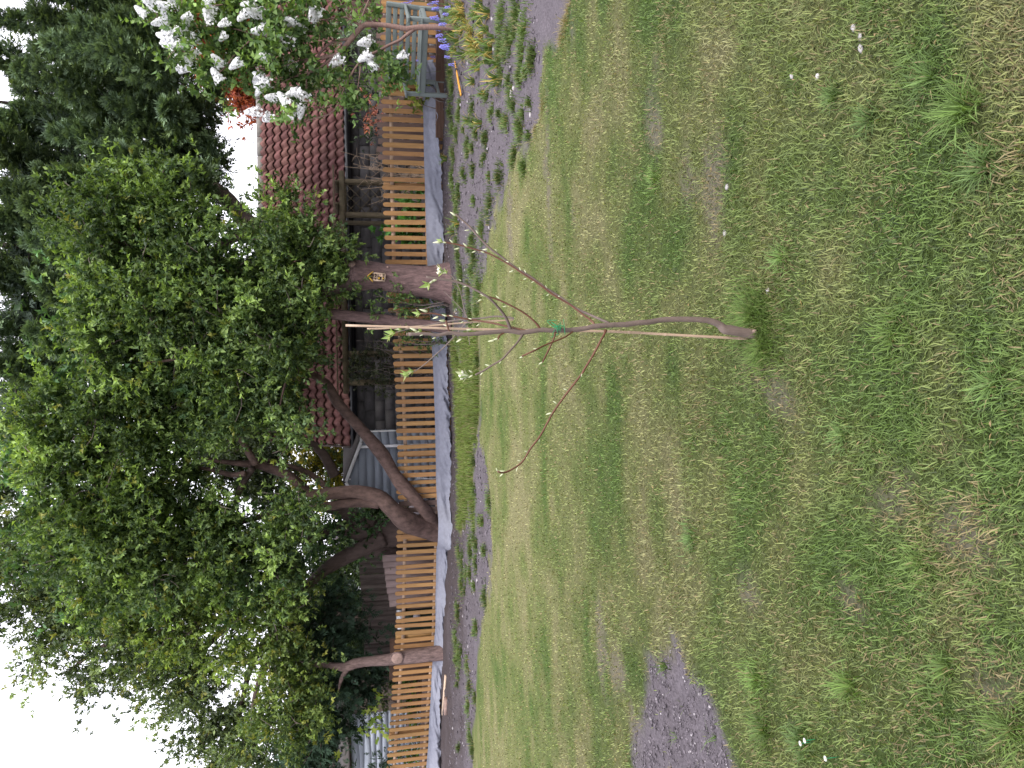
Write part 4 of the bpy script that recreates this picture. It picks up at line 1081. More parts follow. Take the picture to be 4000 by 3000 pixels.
# dense inner foliage, shade painted into its colour; solid crown with small gaps
inner = px_blobs([(270, 290, .32, .5), (420, 480, .5, .5), (600, 380, .42, .5), (300, 650, .6, .5), (520, 650, .55, .4), (720, 560, .45, .3), (150, 850, .6, .4), (300, 1050, .6, .4), (150, 1250, .6, .4), (260, 1430, .55, .4), (60, 1500, .5, .5), (120, 500, .35, .6), (640, 200, .25, .4), (780, 420, .35, .3), (450, 880, .5, .6), (700, 720, .4, .3), (60, 650, .5, .5), (60, 1080, .5, .5)], CD + 2.0)
P2, D2, tw = crown_points(inner, 24, 0.2, 13, 0.1, 0.4)
k2 = len(P2)
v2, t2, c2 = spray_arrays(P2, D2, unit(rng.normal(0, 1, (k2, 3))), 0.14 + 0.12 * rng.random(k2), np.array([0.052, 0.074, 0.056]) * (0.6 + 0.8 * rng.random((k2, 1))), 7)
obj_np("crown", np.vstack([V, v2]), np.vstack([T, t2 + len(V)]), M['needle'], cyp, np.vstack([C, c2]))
twig_mesh(tw, 0.02, 0.006, 0.5).build("twigs", M['barkD'], cyp)["kind"] = "stuff"

# ------------------------------------------------------------------ broadleaved plums
DK, LT, YL = np.array([0.047, 0.090, 0.040]), np.array([0.180, 0.255, 0.070]), np.array([0.30, 0.29, 0.055])
def crown(name, tree, blobs, dens=27, per=21, ln=0.078, wd=0.043, cold=DK, colt=LT, sig=0.16, twigm=None, k=7, yellow=0.02, twigr=(0.012, 0.004), tfrac=0.5, shell=0.5):
    P, D, tw = crown_points(blobs, dens, sig, per, shell)
    V, T, C = shoot_leaves(P, D, k, 0.05 + 0.12 * rng.random(len(P)), ln, wd, cold, colt)
    if yellow:
        # a few shoots whose youngest leaves are yellow
        ysel = rng.random(len(P)) < yellow
        idx = np.repeat(np.tile(ysel, k), 4); C[idx] = C[idx] * 0.4 + YL * 0.6
    o = obj_np(name, V, T, M['leaf'], tree, C)
    twig_mesh(tw, twigr[0], twigr[1], tfrac).build("twigs", twigm or M['twig'], tree)["kind"] = "stuff"
    return o
AD = 12.3
plA = thing("slim_plum_tree", gr(1728, 1277, -0.08), "leaning slim trunked plum with a broad green crown over the garage", "tree")
limb("trunk", [(1760, 1282, 48), (1728, 1278, 45), (1640, 1268, 42), (1540, 1255, 42), (1440, 1243, 40), (1340, 1232, 40), (1240, 1222, 38), (1120, 1210, 34, .05), (1000, 1200, 30, .1), (850, 1190, 26, .1), (650, 1160, 18, .1), (450, 1120, 10, .1)], AD + 0.2, M['barkA'], plA, 44, 14, 0.12, 11)
for L_ in ([(1130, 1210, 24, .2), (1080, 1120, 20), (1060, 1000, 16), (1100, 900, 8)], [(1000, 1200, 22, .3), (900, 1080, 18), (760, 950, 14), (600, 850, 7)], [(1000, 1200, 22, .3), (880, 1330, 18), (700, 1400, 12), (480, 1420, 6)], [(850, 1190, 18, .3), (700, 1060, 14), (500, 960, 8), (330, 920, 4)], [(1240, 1222, 20, .2), (1180, 1330, 16), (1120, 1480, 10), (1090, 1600, 5)]):
    limb("limb", L_, AD, M['barkB'], plA, 20, 8, 0.1, 12)
A_ = [(390, 800, .36), (330, 880, .30), (370, 960, .38), (420, 1100, .42), (400, 1230, .42), (400, 1370, .42), (540, 740, .32), (540, 860, .44), (570, 1040, .5), (580, 1230, .52), (560, 1420, .46), (700, 820, .36), (720, 960, .46), (740, 1150, .52), (750, 1350, .52), (820, 850, .26), (880, 1080, .44), (900, 1250, .48), (910, 1440, .46),
      (1010, 880, .22), (1070, 960, .34), (1110, 870, .26), (1080, 1080, .40), (1100, 1200, .40), (1080, 1340, .42), (1040, 1500, .40), (1200, 850, .18), (1180, 930, .28), (1240, 970, .26), (1260, 1060, .22), (1180, 1130, .28), (1170, 1290, .28), (1150, 1420, .32), (1110, 1570, .30), (1150, 1640, .22), (1290, 1000, .14), (1300, 1060, .16), (1310, 1110, .14), (1280, 1150, .16), (1300, 960, .12), (1330, 1020, .08), (1230, 1230, .18), (1110, 790, .10), (640, 700, .18)]
crown("crown", plA, px_blobs(A_, AD - 0.1))
crown("inner_crown", plA, px_blobs([(X, Y, r * 1.05) for X, Y, r, *_ in A_ if r > .36], AD + 0.7), dens=16, per=12, ln=0.12, wd=0.07, cold=DK * 0.9, colt=DK * 1.6, yellow=0, sig=0.2, tfrac=0.1, shell=0.1)  # inner leaves coloured darker, painting the crown's shaded depths

BD_ = 13.1
plB = thing("old_plum_tree", gr(1712, 2050, -0.17), "old multi stemmed plum with curved reddish trunks over the fence", "tree")
limb("trunk", [(1745, 2062, 56, .34), (1706, 2052, 50, .32), (1660, 1995, 48, .12), (1620, 1945, 46, .02), (1570, 1890, 52), (1540, 1850, 44), (1500, 1782, 52), (1470, 1745, 52), (1430, 1700, 46), (1395, 1660, 42), (1350, 1610, 38), (1310, 1560, 42), (1280, 1505, 34), (1230, 1470, 26, -.1), (1130, 1440, 18, -.2)], BD_ + 0.70, M['barkB'], plB, 60, 16, 0.16, 21)
limb("trunk", [(1750, 2085, 84, .34), (1700, 2075, 78, .30), (1640, 2058, 74, .18), (1590, 2040, 84, .05), (1540, 1996, 64), (1490, 1950, 60), (1440, 1930, 54), (1380, 1922, 48), (1300, 1928, 46), (1240, 1935, 42), (1190, 1915, 40), (1130, 1860, 36, -.1), (1060, 1832, 34, -.1), (1000, 1815, 30, -.2), (930, 1810, 22, -.3), (780, 1790, 14, -.3)], BD_ + 0.72, M['barkB'], plB, 64, 16, 0.18, 22)
limb("limb", [(1480, 1965, 46), (1430, 1962, 40), (1350, 1965, 36), (1280, 1978, 34), (1180, 1985, 30), (1050, 2010, 24), (900, 2050, 18), (700, 2100, 10)], BD_ + 0.75, M['barkB'], plB, 40, 12, 0.14, 23)
limb("limb", [(1000, 1812, 30, -.2), (960, 1750, 26, -.3), (930, 1700, 22, -.35), (880, 1672, 20, -.4), (790, 1655, 18, -.45), (775, 1640, 14, -.45), (795, 1620, 10, -.4)], BD_ + 0.45, M['barkB'], plB, 30, 10, 0.12, 24)
limb("limb", [(985, 1830, 26, -.2), (960, 1870, 24), (930, 1930, 20), (912, 1990, 16), (905, 2020, 8)], BD_ + 0.5, M['barkD'], plB, 24, 10, 0.1, 25)
limb("limb", [(960, 1850, 22, -.2), (900, 1855, 20, -.1), (830, 1835, 16), (750, 1825, 10)], BD_ + 0.4, M['barkB'], plB, 22, 10, 0.1, 26)
limb("limb", [(1310, 1860, 44, 1.2), (1260, 1770, 36, 1.2), (1200, 1725, 30, 1.2), (1130, 1700, 24, 1.2)], BD_, M['barkD'], plB, 24, 10, 0.12, 27)
limb("limb", [(1300, 1925, 26, .3), (1210, 1850, 22, .3), (1110, 1815, 18, .2), (1000, 1790, 10, .1)], BD_ + 0.6, M['barkB'], plB, 24, 8, 0.1, 28)
B_ = [(210, 1580, .38), (150, 1720, .38), (200, 1860, .44), (230, 2020, .46), (230, 2180, .42), (380, 1590, .46), (380, 1770, .50), (400, 1940, .50), (400, 2110, .50), (420, 2270, .44), (560, 1570, .46), (560, 1740, .46), (580, 1910, .46), (590, 2090, .48), (600, 2260, .44), (720, 1560, .42), (720, 1700, .30), (700, 1850, .32), (780, 2020, .42), (780, 2190, .44),
      (900, 1570, .36), (1090, 1690, .18), (1130, 1740, .16), (1000, 1620, .20), (860, 1970, .20), (900, 2110, .40), (930, 2250, .42), (1110, 1930, .26, -.4), (1170, 1990, .22, -.5), (1190, 2050, .18, -.5), (1120, 2060, .26, -.4), (1060, 2150, .34), (1100, 2270, .34), (1220, 1980, .12, -.5), (320, 2350, .3), (860, 1680, .24)]
crown("crown", plB, px_blobs(B_, BD_), yellow=0.025, sig=0.15)
crown("inner_crown", plB, px_blobs([(X, Y, r * 1.05) for X, Y, r, *_ in B_ if r > .33], BD_ + 0.9), dens=16, per=12, ln=0.12, wd=0.07, cold=DK * 0.9, colt=DK * 1.6, yellow=0, sig=0.2, tfrac=0.1, shell=0.1)  # shade of the crown's interior painted in with darker leaf colour

# slender third plum behind, leaning left: carries the low left foliage mass
plC = thing("yellow_green_plum_tree", gr(1700, 2330, -0.2) * np.array([1, 0, 1]) + np.array([0, 15.0, 0]), "yellow green leaved plum spreading over the left of the fence", "tree")
limb("trunk", [(1760, 2200, 60, .4), (1600, 2180, 56, .3), (1500, 2150, 54, .2), (1400, 2150, 50, .1), (1300, 2200, 46), (1200, 2290, 40), (1120, 2400, 34), (1060, 2550, 26), (1000, 2700, 18), (980, 2850, 10)], 15.0, M['barkD'], plC, 44, 14, 0.16, 31)
limb("limb", [(1180, 2310, 30), (1000, 2380, 24), (800, 2430, 18), (600, 2470, 12), (420, 2480, 6)], 15.0, M['barkD'], plC, 26, 10, 0.12, 32)
C_ = [(1060, 2410, .36, -.6), (1160, 2380, .30, -.6), (1220, 2330, .24, -.6), (1040, 2560, .42, -.6), (1150, 2570, .38, -.7), (1060, 2720, .42, -.7), (1170, 2720, .36, -.7), (1240, 2700, .24, -.8), (1110, 2860, .36, -.7), (1210, 2830, .28, -.8), (1250, 2800, .18, -.8), (930, 2430, .40, -.4), (880, 2560, .36, -.4), (780, 2440, .40, -.3), (660, 2470, .44, -.2), (620, 2390, .40), (520, 2440, .40), (900, 2330, .36), (760, 2330, .42, .2), (1020, 2830, .24, -.6), (690, 2560, .28)]
crown("crown", plC, px_blobs(C_, 14.9), cold=np.array([0.048, 0.092, 0.034]), colt=np.array([0.19, 0.25, 0.065]), yellow=0.09, ln=0.075, wd=0.042, sig=0.16, dens=24)

# taller loose tree beyond, the sky showing through it
far1 = thing("loose_crowned_tree", (at(1500, 2435, 19)[0], 19, -0.45), "tall loose crowned tree with sky showing through on the left", "tree")
limb("trunk", [(1720, 2440, 70), (1500, 2430, 66), (1300, 2410, 60), (1000, 2350, 52), (700, 2330, 40), (400, 2320, 28), (150, 2280, 16), (-100, 2250, 8)], 19, M['barkD'], far1, 40, 12, 0.14, 41)
for L_ in ([(1000, 2350, 34), (850, 2480, 26), (700, 2620, 18), (520, 2700, 8)], [(700, 2330, 28), (520, 2450, 20), (350, 2560, 14), (250, 2640, 7)], [(1150, 2380, 34), (1000, 2560, 24), (940, 2760, 16), (900, 2920, 8)], [(400, 2320, 20), (250, 2400, 14), (120, 2500, 7)], [(500, 2320, 20), (300, 2150, 14), (80, 2050, 7)]):
    limb("limb", L_, 19, M['barkD'], far1, 20, 7, 0.1, 42)
F_ = [(40, 2180, .62), (100, 2330, .58), (60, 2060, .5), (20, 1900, .55), (30, 1740, .5), (60, 1600, .5), (200, 2420, .56), (160, 2540, .38), (330, 2430, .62), (430, 2330, .6), (330, 2560, .40), (480, 2480, .55), (500, 2600, .42), (330, 2680, .32), (450, 2700, .22), (620, 2640, .38), (720, 2640, .5), (660, 2780, .32), (800, 2700, .5), (820, 2850, .44), (900, 2800, .5), (940, 2920, .5), (880, 2980, .35), (1020, 2940, .5), (560, 2560, .45), (640, 2500, .5), (770, 2560, .5), (240, 2260, .5), (600, 2300, .6), (800, 2300, .55), (-40, 2420, .4), (560, 2760, .18), (120, 2640, .22), (780, 2930, .28), (700, 2880, .16)]
crown("crown", far1, px_blobs(F_, 18.6, 0.8), dens=21, per=17, ln=0.095, wd=0.05, cold=np.array([0.058, 0.092, 0.052]), colt=np.array([0.16, 0.205, 0.085]), yellow=0.05, sig=0.2, twigm=M['barkD'], shell=0.25)

# leftmost conifer with the sawn scar
ED = 14.55
con = thing("scarred_conifer", gr(1740, 2552, 0.0), "straight pale trunked conifer with a round sawn scar and dark low foliage", "tree")
limb("trunk", [(1765, 2548, 70), (1738, 2548, 62), (1680, 2555, 58), (1620, 2562, 54), (1560, 2570, 50), (1500, 2578, 42), (1440, 2584, 36), (1390, 2592, 36), (1350, 2606, 34), (1310, 2602, 24), (1240, 2596, 20), (1160, 2592, 16, .1), (1000, 2590, 12, .2), (850, 2590, 6, .2)], ED, M['barkC'], con, 46, 16, 0.14, 51)
limb("branch", [(1368, 2603, 22), (1352, 2620, 20), (1336, 2648, 15), (1326, 2680, 10), (1322, 2700, 4)], ED - 0.02, M['barkC'], con, 16, 9, 0.1, 52)
p = at(1551, 2572, ED - 0.125); nv_ = unit(np.array([-0.06, -1, 0.04]))
rad = 24 / F * ED
V, Q, T = tube_arrays([p - nv_ * 0.09, p - nv_ * 0.012, p + nv_ * 0.004, p + nv_ * 0.006], [rad * 0.86, rad * 1.08, rad * 1.06, rad * 0.86], 20, 0.08, 9); ob = obj_np("scar_rim", V, [Q, T], M['barkC'], con, smooth=True)
V, Q, T = tube_arrays([p + nv_ * 0.0065, p + nv_ * 0.010], [rad * 0.88, rad * 0.84], 20, 0.06, 9); obj_np("sawn_face", V, [Q, T], M['cutwood'], con)
E_ = [(1200, 2450, .42, .5), (1300, 2420, .36, .5), (1370, 2450, .22, .6), (1415, 2490, .14, .5), (1200, 2600, .42, .4), (1300, 2560, .30, -.2), (1290, 2680, .36, .5), (1380, 2690, .30, .6), (1440, 2705, .24, .6), (1310, 2800, .30, .6), (1335, 2840, .2, .7), (1250, 2880, .40, .6), (1270, 2930, .28, .6), (1180, 2960, .40, .6), (1240, 3000, .26, .6), (1470, 2640, .22, .7), (1140, 2520, .36, .6), (1505, 2975, .12, .8), (1260, 2330, .26, .6), (1360, 2350, .18, .7)]
P2, D2, tw = crown_points(px_blobs(E_, ED + 0.5), 40, 0.17, 18, 0.3, -0.15)
k2 = len(P2)
v2, t2, c2 = spray_arrays(P2, unit(D2 + np.array([0, -0.1, -0.25])), unit(np.array([0, 0, 1.0]) + rng.normal(0, .6, (k2, 3))), 0.10 + 0.11 * rng.random(k2), np.array([0.036, 0.066, 0.042]) * (0.55 + 0.9 * rng.random((k2, 1))), 9)
obj_np("crown", v2, t2, M['needle'], con, c2)
twig_mesh(tw, 0.014, 0.005, 0.5).build("twigs", M['barkD'], con)["kind"] = "stuff"

# dead and ivied stems behind the old plum
ivy = thing("ivied_stump", (at(1500, 2090, 15.2)[0], 15.2, -0.45), "broken leaning brown stems with ivy behind the old plum", "tree stump")
limb("stem", [(1720, 2085, 120), (1600, 2080, 110), (1480, 2080, 95), (1400, 2075, 70), (1330, 2060, 56), (1270, 2080, 44), (1200, 2100, 36)], 15.2, M['barkD'], ivy, 36, 14, 0.3, 61)
limb("stem", [(1460, 2050, 60), (1390, 2020, 66), (1330, 2000, 40), (1260, 1985, 26)], 15.2, M['barkD'], ivy, 24, 10, 0.2, 62)
limb("stem", [(1500, 2100, 60, -.2), (1400, 2150, 56, -.2), (1330, 2190, 50, -.1), (1270, 2230, 40), (1210, 2280, 30)], 15.2, M['barkD'], ivy, 28, 12, 0.14, 63)
P2, D2, tw = crown_points(px_blobs([(1340, 2050, .24), (1420, 2030, .16), (1290, 2070, .24), (1300, 2120, .22), (1250, 2150, .24), (1450, 2070, .12), (1420, 2170, .14)], 15.0, 0.1), 20, 0.12, 12, 0.3, -0.2)
V, T, C = shoot_leaves(P2, D2, 5, 0.05 + 0.08 * rng.random(len(P2)), 0.07, 0.055, np.array([0.025, 0.06, 0.025]), np.array([0.07, 0.13, 0.045])); obj_np("ivy", V, T, M['leaf'], ivy, C)

# ------------------------------------------------------------------ trees in the distance
def simple_tree(name, label, blobs, D, cold, colt, ln, base, trunk_w=40, dens=14, per=12, sig=0.25, barkm=None):
    t = thing(name, (at(1500, base, D)[0], D, -0.45), label, "tree", )
    cx = np.mean([b_[0] for b_ in blobs])
    limb("trunk", [(1700, base, trunk_w), (1400, base + 5, trunk_w * .9), ((1400 + cx) / 2, base, trunk_w * .7), (cx, base - 8, trunk_w * .3)], D, barkm or M['barkD'], t, 24, 10, 0.12, 71)
    crown("crown", t, px_blobs(blobs, D, 0.8), dens=dens, per=per, ln=ln, wd=ln * 0.55, cold=np.array(cold), colt=np.array(colt), yellow=0.0, sig=sig, twigm=M['barkD'], k=6, shell=0.2)
    return t
simple_tree("copper_tree", "coppery red leaved tree behind the white lilac", [(930, 320, .45), (900, 290, .45), (960, 370, .4), (880, 330, .3), (930, 390, .28), (980, 330, .5), (540, 40, .9), (600, 130, .6), (560, 150, .35), (680, 60, .9), (800, 120, .8), (900, 200, .7), (960, 300, .6), (920, 330, .5), (850, 330, .4), (990, 380, .4), (1000, 250, .7), (1050, 120, .9), (900, 60, .9), (1080, 330, .6), (880, 260, .6), (700, -80, 1.0), (950, -80, 1.0), (560, -60, .7), (1150, 60, .9)], 24, (0.20, 0.045, 0.030), (0.36, 0.10, 0.05), 0.13, 60, 60, 14, 12, 0.3)
simple_tree("golden_tree", "distant yellow green tree glimpsed above the blue shed", [(1240, 1720, .55), (1290, 1780, .5), (1250, 1830, .6), (1300, 1700, .4), (1200, 1780, .6), (1310, 1860, .5), (1180, 1860, .6), (1280, 1920, .6), (1340, 1800, .5), (1340, 1700, .5), (1150, 1730, .5), (1350, 1900, .5), (1380, 1850, .5)], 25, (0.10, 0.13, 0.03), (0.38, 0.30, 0.05), 0.12, 1790, 40, 13, 10, 0.26)
simple_tree("distant_green_tree", "distant green tree behind the brown board fence", [(1250, 2150, .6), (1290, 2250, .7), (1340, 2330, .7), (1260, 2400, .8), (1350, 2450, .7), (1220, 2550, .9), (1330, 2600, .9), (1230, 2750, 1.), (1340, 2780, .9), (1200, 2920, 1.), (1340, 2950, .8), (1380, 2200, .5), (1390, 2120, .5), (1390, 2550, .6), (1390, 2400, .6), (1100, 2100, .7), (1100, 2300, .8), (1180, 2050, .6)], 23, (0.04, 0.07, 0.03), (0.10, 0.14, 0.045), 0.13, 2420, 50, 15, 12, 0.3)
simple_tree("added_shade_tree", "added dark evergreen mass with unseen boughs shading the garage roof end", [(1130, 1330, .7), (1190, 1450, .7), (1150, 1580, .7), (1240, 1560, .5), (1260, 1400, .6), (1060, 1450, .7), (1060, 1620, .7), (980, 1500, .7), (1240, 1650, .4), (1160, 1680, .5), (980, 1700, .6), (1000, 1900, .7), (1080, 1960, .6), (900, 1820, .7), (820, 1500, .7), (850, 1650, .8), (780, 1780, .8), (950, 1600, .7), (1050, 1800, .7), (700, 1680, .8), (920, 1720, .7), (1000, 1850, .6), (900, 1150, .7, -4), (850, 1300, .8, -4), (950, 1420, .7, -4), (880, 1560, .8, -4), (700, 1250, .9, -4), (700, 1450, .9, -4), (1000, 1250, .5, -4), (1010, 1560, .5, -4.2), (960, 1680, .6, -4), (760, 1100, .8, -4)], 22.8, (0.022, 0.036, 0.020), (0.055, 0.075, 0.03), 0.11, 1520, 50, 16, 13, 0.26)  # added tree; unseen overhanging boughs keep sky light off the roof

# ------------------------------------------------------------------ white lilac at the right
LD = 10.9
lil = thing("white_lilac", gr(1752, 107, 0.0), "white flowering lilac with a twisted pinkish stem in front of the bench", "shrub")
limb("trunk", [(1775, 107, 28), (1748, 107, 23), (1690, 106, 22), (1640, 107, 22), (1600, 112, 22), (1585, 113, 22), (1550, 106, 20), (1500, 98, 18), (1450, 97, 18), (1420, 101, 19), (1400, 120, 19), (1370, 155, 19), (1340, 190, 17), (1320, 210, 15), (1280, 222, 14), (1230, 230, 14), (1190, 240, 11), (1100, 262, 8), (1000, 270, 5)], LD, M['lilacbark'], lil, 70, 12, 0.16, 81)
for L_ in ([(1622, 112, 14), (1590, 135, 14), (1560, 158, 12), (1520, 175, 11), (1480, 198, 11), (1440, 215, 10), (1420, 228, 10), (1395, 255, 8), (1370, 295, 8), (1345, 345, 7), (1325, 400, 6), (1295, 440, 5), (1250, 458, 5), (1190, 470, 4)],
           [(1375, 150, 12), (1340, 155, 11), (1300, 165, 10), (1270, 185, 9), (1245, 215, 9), (1225, 260, 8), (1200, 300, 6), (1195, 345, 4)], [(1415, 103, 12), (1370, 75, 10), (1355, 55, 9), (1335, 20, 8), (1310, -30, 6)], [(1362, 68, 8), (1310, 70, 7), (1250, 78, 6), (1180, 70, 4)],
           [(1230, 230, 9), (1180, 235, 9), (1130, 240, 8), (1080, 200, 7), (1000, 140, 6), (900, 110, 5), (780, 100, 3)], [(1320, 210, 9), (1280, 240, 9), (1240, 270, 8), (1205, 283, 7), (1150, 300, 6), (1080, 330, 4)], [(1000, 140, 6), (930, 200, 6), (860, 280, 5), (800, 290, 3)], [(1410, 245, 6), (1405, 290, 4), (1395, 360, 3)], [(1400, 115, 6), (1420, 50, 6), (1440, 0, 5)],
           [(1330, 380, 4), (1300, 410, 4), (1250, 420, 3)], [(1130, 240, 6), (1000, 40, 6), (850, 20, 5), (700, 60, 3)]):
    limb("branch", L_, LD, M['lilacbark'], lil, 30, 7, 0.12, 82)
LB = [(620, 60, .16), (700, 40, .22), (740, 120, .22), (700, 190, .20), (770, 240, .18), (840, 60, .26), (860, 150, .24), (840, 240, .24), (800, 300, .12), (880, 300, .20), (960, 60, .30), (960, 160, .30), (980, 260, .22), (960, 330, .08), (1080, 60, .30), (1080, 160, .30), (1080, 270, .26), (1090, 360, .22), (1180, 60, .26), (1180, 130, .22), (1190, 300, .24), (1160, 390, .18), (1200, 200, .14), (1240, 40, .16), (1280, 290, .12), (1300, 100, .10), (1380, 40, .10), (1370, 365, .10), (1350, 250, .12), (1310, 360, .10), (1180, 450, .10), (1460, 220, .14), (1490, 255, .12), (1520, 240, .10), (1530, 300, .10), (1560, 290, .08), (1450, 30, .06), (1110, 440, .10), (1400, 395, .06), (1540, 330, .05), (1030, -40, .3), (1200, -40, .3), (820, -60, .3)]
P, D, tw = crown_points(px_blobs(LB, LD, 0.35), 48, 0.10, 7, 0.2, 0.1)
V, T, C = shoot_leaves(P, D, 4, 0.05 + 0.05 * rng.random(len(P)), 0.095, 0.060, np.array([0.062, 0.125, 0.040]), np.array([0.16, 0.235, 0.072]), 0.3, 1.1)
obj_np("foliage", V, T, M['leaf'], lil, C)
twig_mesh(tw, 0.008, 0.003, 0.35).build("twigs", M['lilacbark'], lil)["kind"] = "stuff"
# flower heads: cones of small four-petalled florets
def panicle(seed):
    r_ = np.random.default_rng(seed); V, T = [], []; n_ = 150; nb = 0
    for j in range(n_):
        t = r_.random() ** 0.8; a = r_.random() * 6.28; rr = 0.042 * (1 - t) ** 0.6 + 0.008
        q = 0.75 + 0.35 * r_.random()
        c = np.array([math.cos(a) * rr * q, math.sin(a) * rr * q, 0.135 * t]); nn = unit(np.array([math.cos(a), math.sin(a), 0.35 + r_.normal(0, .3)]))
        u = unit(np.cross(nn, [0.1, 0.3, 1])); v = np.cross(nn, u); ph = r_.random() * 1.57; s = 0.0115
        for k in range(4):
            b_ = ph + k * 1.571; d = u * math.cos(b_) + v * math.sin(b_); e = -u * math.sin(b_) + v * math.cos(b_)
            V += [c, c + d * s * 0.6 + e * s * 0.45 + nn * 0.002, c + d * s, c + d * s * 0.6 - e * s * 0.45 + nn * 0.002]; T += [[nb, nb + 1, nb + 2], [nb, nb + 2, nb + 3]]; nb += 4
    V = np.array(V); return mesh_np("flower_head", V, np.array(T), M['petal'], np.full((len(V), 3), [0.88, 0.88, 0.90]))
pans = [panicle(s) for s in range(4)]
FL = [(556, 63), (637, 54), (687, 36), (732, 63), (705, 99), (720, 80), (646, 108), (669, 158), (655, 135), (690, 170), (814, 93), (832, 47), (814, 14), (764, 145), (750, 165), (723, 176), (764, 221), (705, 253), (741, 271), (725, 255), (690, 230), (949, 50), (990, 27), (927, 235), (854, 262), (850, 321), (1014, 41), (1000, 60), (1145, 88), (1032, 122), (1068, 131), (1050, 110), (1075, 150), (1142, 167), (1181, 127), (1246, 59), (1212, 84), (1099, 194), (1115, 180), (1059, 217), (1045, 225), (1131, 262), (1027, 316), (1010, 335), (1050, 320), (1163, 353), (1063, 384), (1163, 407), (1140, 457), (1130, 440), (1181, 384), (1041, 452), (1434, 158), (1436, 203), (1321, 221), (1452, 269), (1574, 208), (1005, 434), (1175, 375), (870, 130), (1115, 410), (600, 30), (660, 30), (700, -30), (1010, 300), (1120, 95), (880, 80), (640, 80)]
for j, (X, Y) in enumerate(FL):
    o = bpy.data.objects.new("flower_head", pans[j % 4]); o.location = at(X + 14, Y, LD - 0.12 - 0.25 * rng.random())
    o.rotation_euler = (rng.normal(0, .55) + 0.3, rng.normal(0, .55), rng.random() * 6.28); s = 1.1 + 0.6 * rng.random(); o.scale = (s, s, s * (0.85 + 0.4 * rng.random())); put(o, lil)

# ------------------------------------------------------------------ the young fruit tree in the lawn
SD0 = float(gr(2972, 1308)[1])
S0 = gr(2972, 1308)
sapl = thing("fruit_sapling", S0, "young bare fruit tree with opening buds tied to a bamboo cane on the lawn", "sapling")
def z6(a, c): return (1500 + a / 2.212, 750 + c / 2.212)
def z7(a, c): return (2500 + a * 0.2712, 900 + c * 0.2712)
def zk(a, c): return (1700 + a * 0.63, 1300 + c * 0.63)
TR = [(*z7(1830, 1520), 46), (*z7(1700, 1500), 44), (*z7(1500, 1472), 40), (*z7(1320, 1440), 42), (*z7(1210, 1420), 39), (*z7(1130, 1352), 30), (*z7(980, 1300), 25), (*z7(800, 1285), 23), (*z7(620, 1280), 22.5), (*z7(350, 1285), 22), (*z7(120, 1320), 21), (*z6(2212, 1128), 21), (*z6(2080, 1145), 22), (*z6(2000, 1146), 20), (*z6(1830, 1160), 21), (*z6(1740, 1178), 19), (*z6(1650, 1190), 20), (*z6(1480, 1197), 18), (*z6(1350, 1192), 19), (*z6(1200, 1214), 19), (*z6(1090, 1200), 19), (*z6(1000, 1206), 16), (*z6(890, 1215), 17), (*z6(690, 1230), 15), (*z6(570, 1217), 15), (*z6(470, 1236), 13), (*z6(370, 1225), 12.5), (*z6(210, 1229), 13)]
limb("trunk", TR, SD0, M['sapbark'], sapl, 150, 14, 0.09, 91)
p = at(*z6(203, 1229), SD0); V, Q, T = tube_arrays([p, p + np.array([0, 0, 0.003])], [0.0054, 0.005], 12); obj_np("sealed_tip", V, [Q, T], M['cutwood'], sapl)
p = at(*z7(1660, 1470), SD0 - 0.02); V, Q, T = tube_arrays([p + np.array([0.006, 0.016, 0]), p + np.array([0.004, -0.006, .004])], [0.009, 0.007], 12, 0.2, 4); obj_np("cut_face", V, [Q, T], M['cutwood'], sapl)
BR = [([(1950, 1135, 11), (1800, 1070, 10), (1650, 1000, 10), (1520, 905, 9), (1400, 830, 9.5), (1280, 740, 9), (1150, 660, 9), (1080, 610, 8), (990, 540, 8), (920, 490, 8), (820, 390, 7.5), (740, 300, 7), (660, 230, 6.5), (620, 190, 5.5)], .10, 'sapbark'),
      ([(1820, 1160, 12), (1800, 1120, 9), (1720, 1060, 8), (1600, 970, 8), (1450, 880, 8), (1330, 790, 7.5), (1200, 705, 7), (1090, 632, 6.5), (1000, 580, 6), (900, 530, 6), (800, 500, 5.5), (680, 465, 5), (560, 440, 5), (480, 430, 4)], .03, 'redtwig'),
      ([(1095, 1190, 13), (1050, 1080, 11), (980, 990, 9.5), (900, 910, 9), (800, 850, 8.5), (700, 800, 8.5), (600, 770, 8.5), (480, 750, 8), (365, 735, 8)], -.06, 'sapbark'),
      ([(1355, 1190, 10), (1310, 1130, 8), (1230, 1060, 7), (1140, 1005, 6.5), (1020, 945, 6), (940, 915, 5.5), (890, 905, 5)], -.02, 'redtwig'),
      ([(1230, 1200, 9), (1080, 1165, 8), (950, 1135, 7.5), (800, 1110, 7), (700, 1095, 7), (600, 1075, 6.5), (500, 1065, 6), (420, 1050, 5.5), (310, 1050, 4.5)], .05, 'redtwig'),
      ([(1200, 1225, 13), (1160, 1290, 8), (1090, 1370, 7.5), (1020, 1445, 7), (930, 1500, 7), (860, 1545, 7), (790, 1580, 7)], -.04, 'sapbark'),
      ([(1640, 1200, 7), (1560, 1255, 5), (1400, 1320, 4.5), (1300, 1370, 4), (1190, 1420, 3.5)], -.08, 'redtwig'),
      ([(1480, 1205, 10), (1470, 1260, 6), (1420, 1370, 5.5), (1370, 1470, 5)], -.05, 'redtwig'),
      ([(1050, 1210, 7), (1000, 1240, 6), (985, 1270, 5)], -.02, 'redtwig'), ([(570, 1210, 7), (555, 1180, 5), (535, 1110, 4)], -.01, 'redtwig'), ([(1830, 1165, 8), (1780, 1175, 6)], .0, 'redtwig')]
BUDS = []
for L_, dd, mm_ in BR:
    L2 = [(*z6(a, c), w_, dd * min(1, i / 3)) for i, (a, c, w_) in enumerate(L_)]
    limb("branch", L2, SD0, M[mm_], sapl, 60, 8, 0.06, 92)
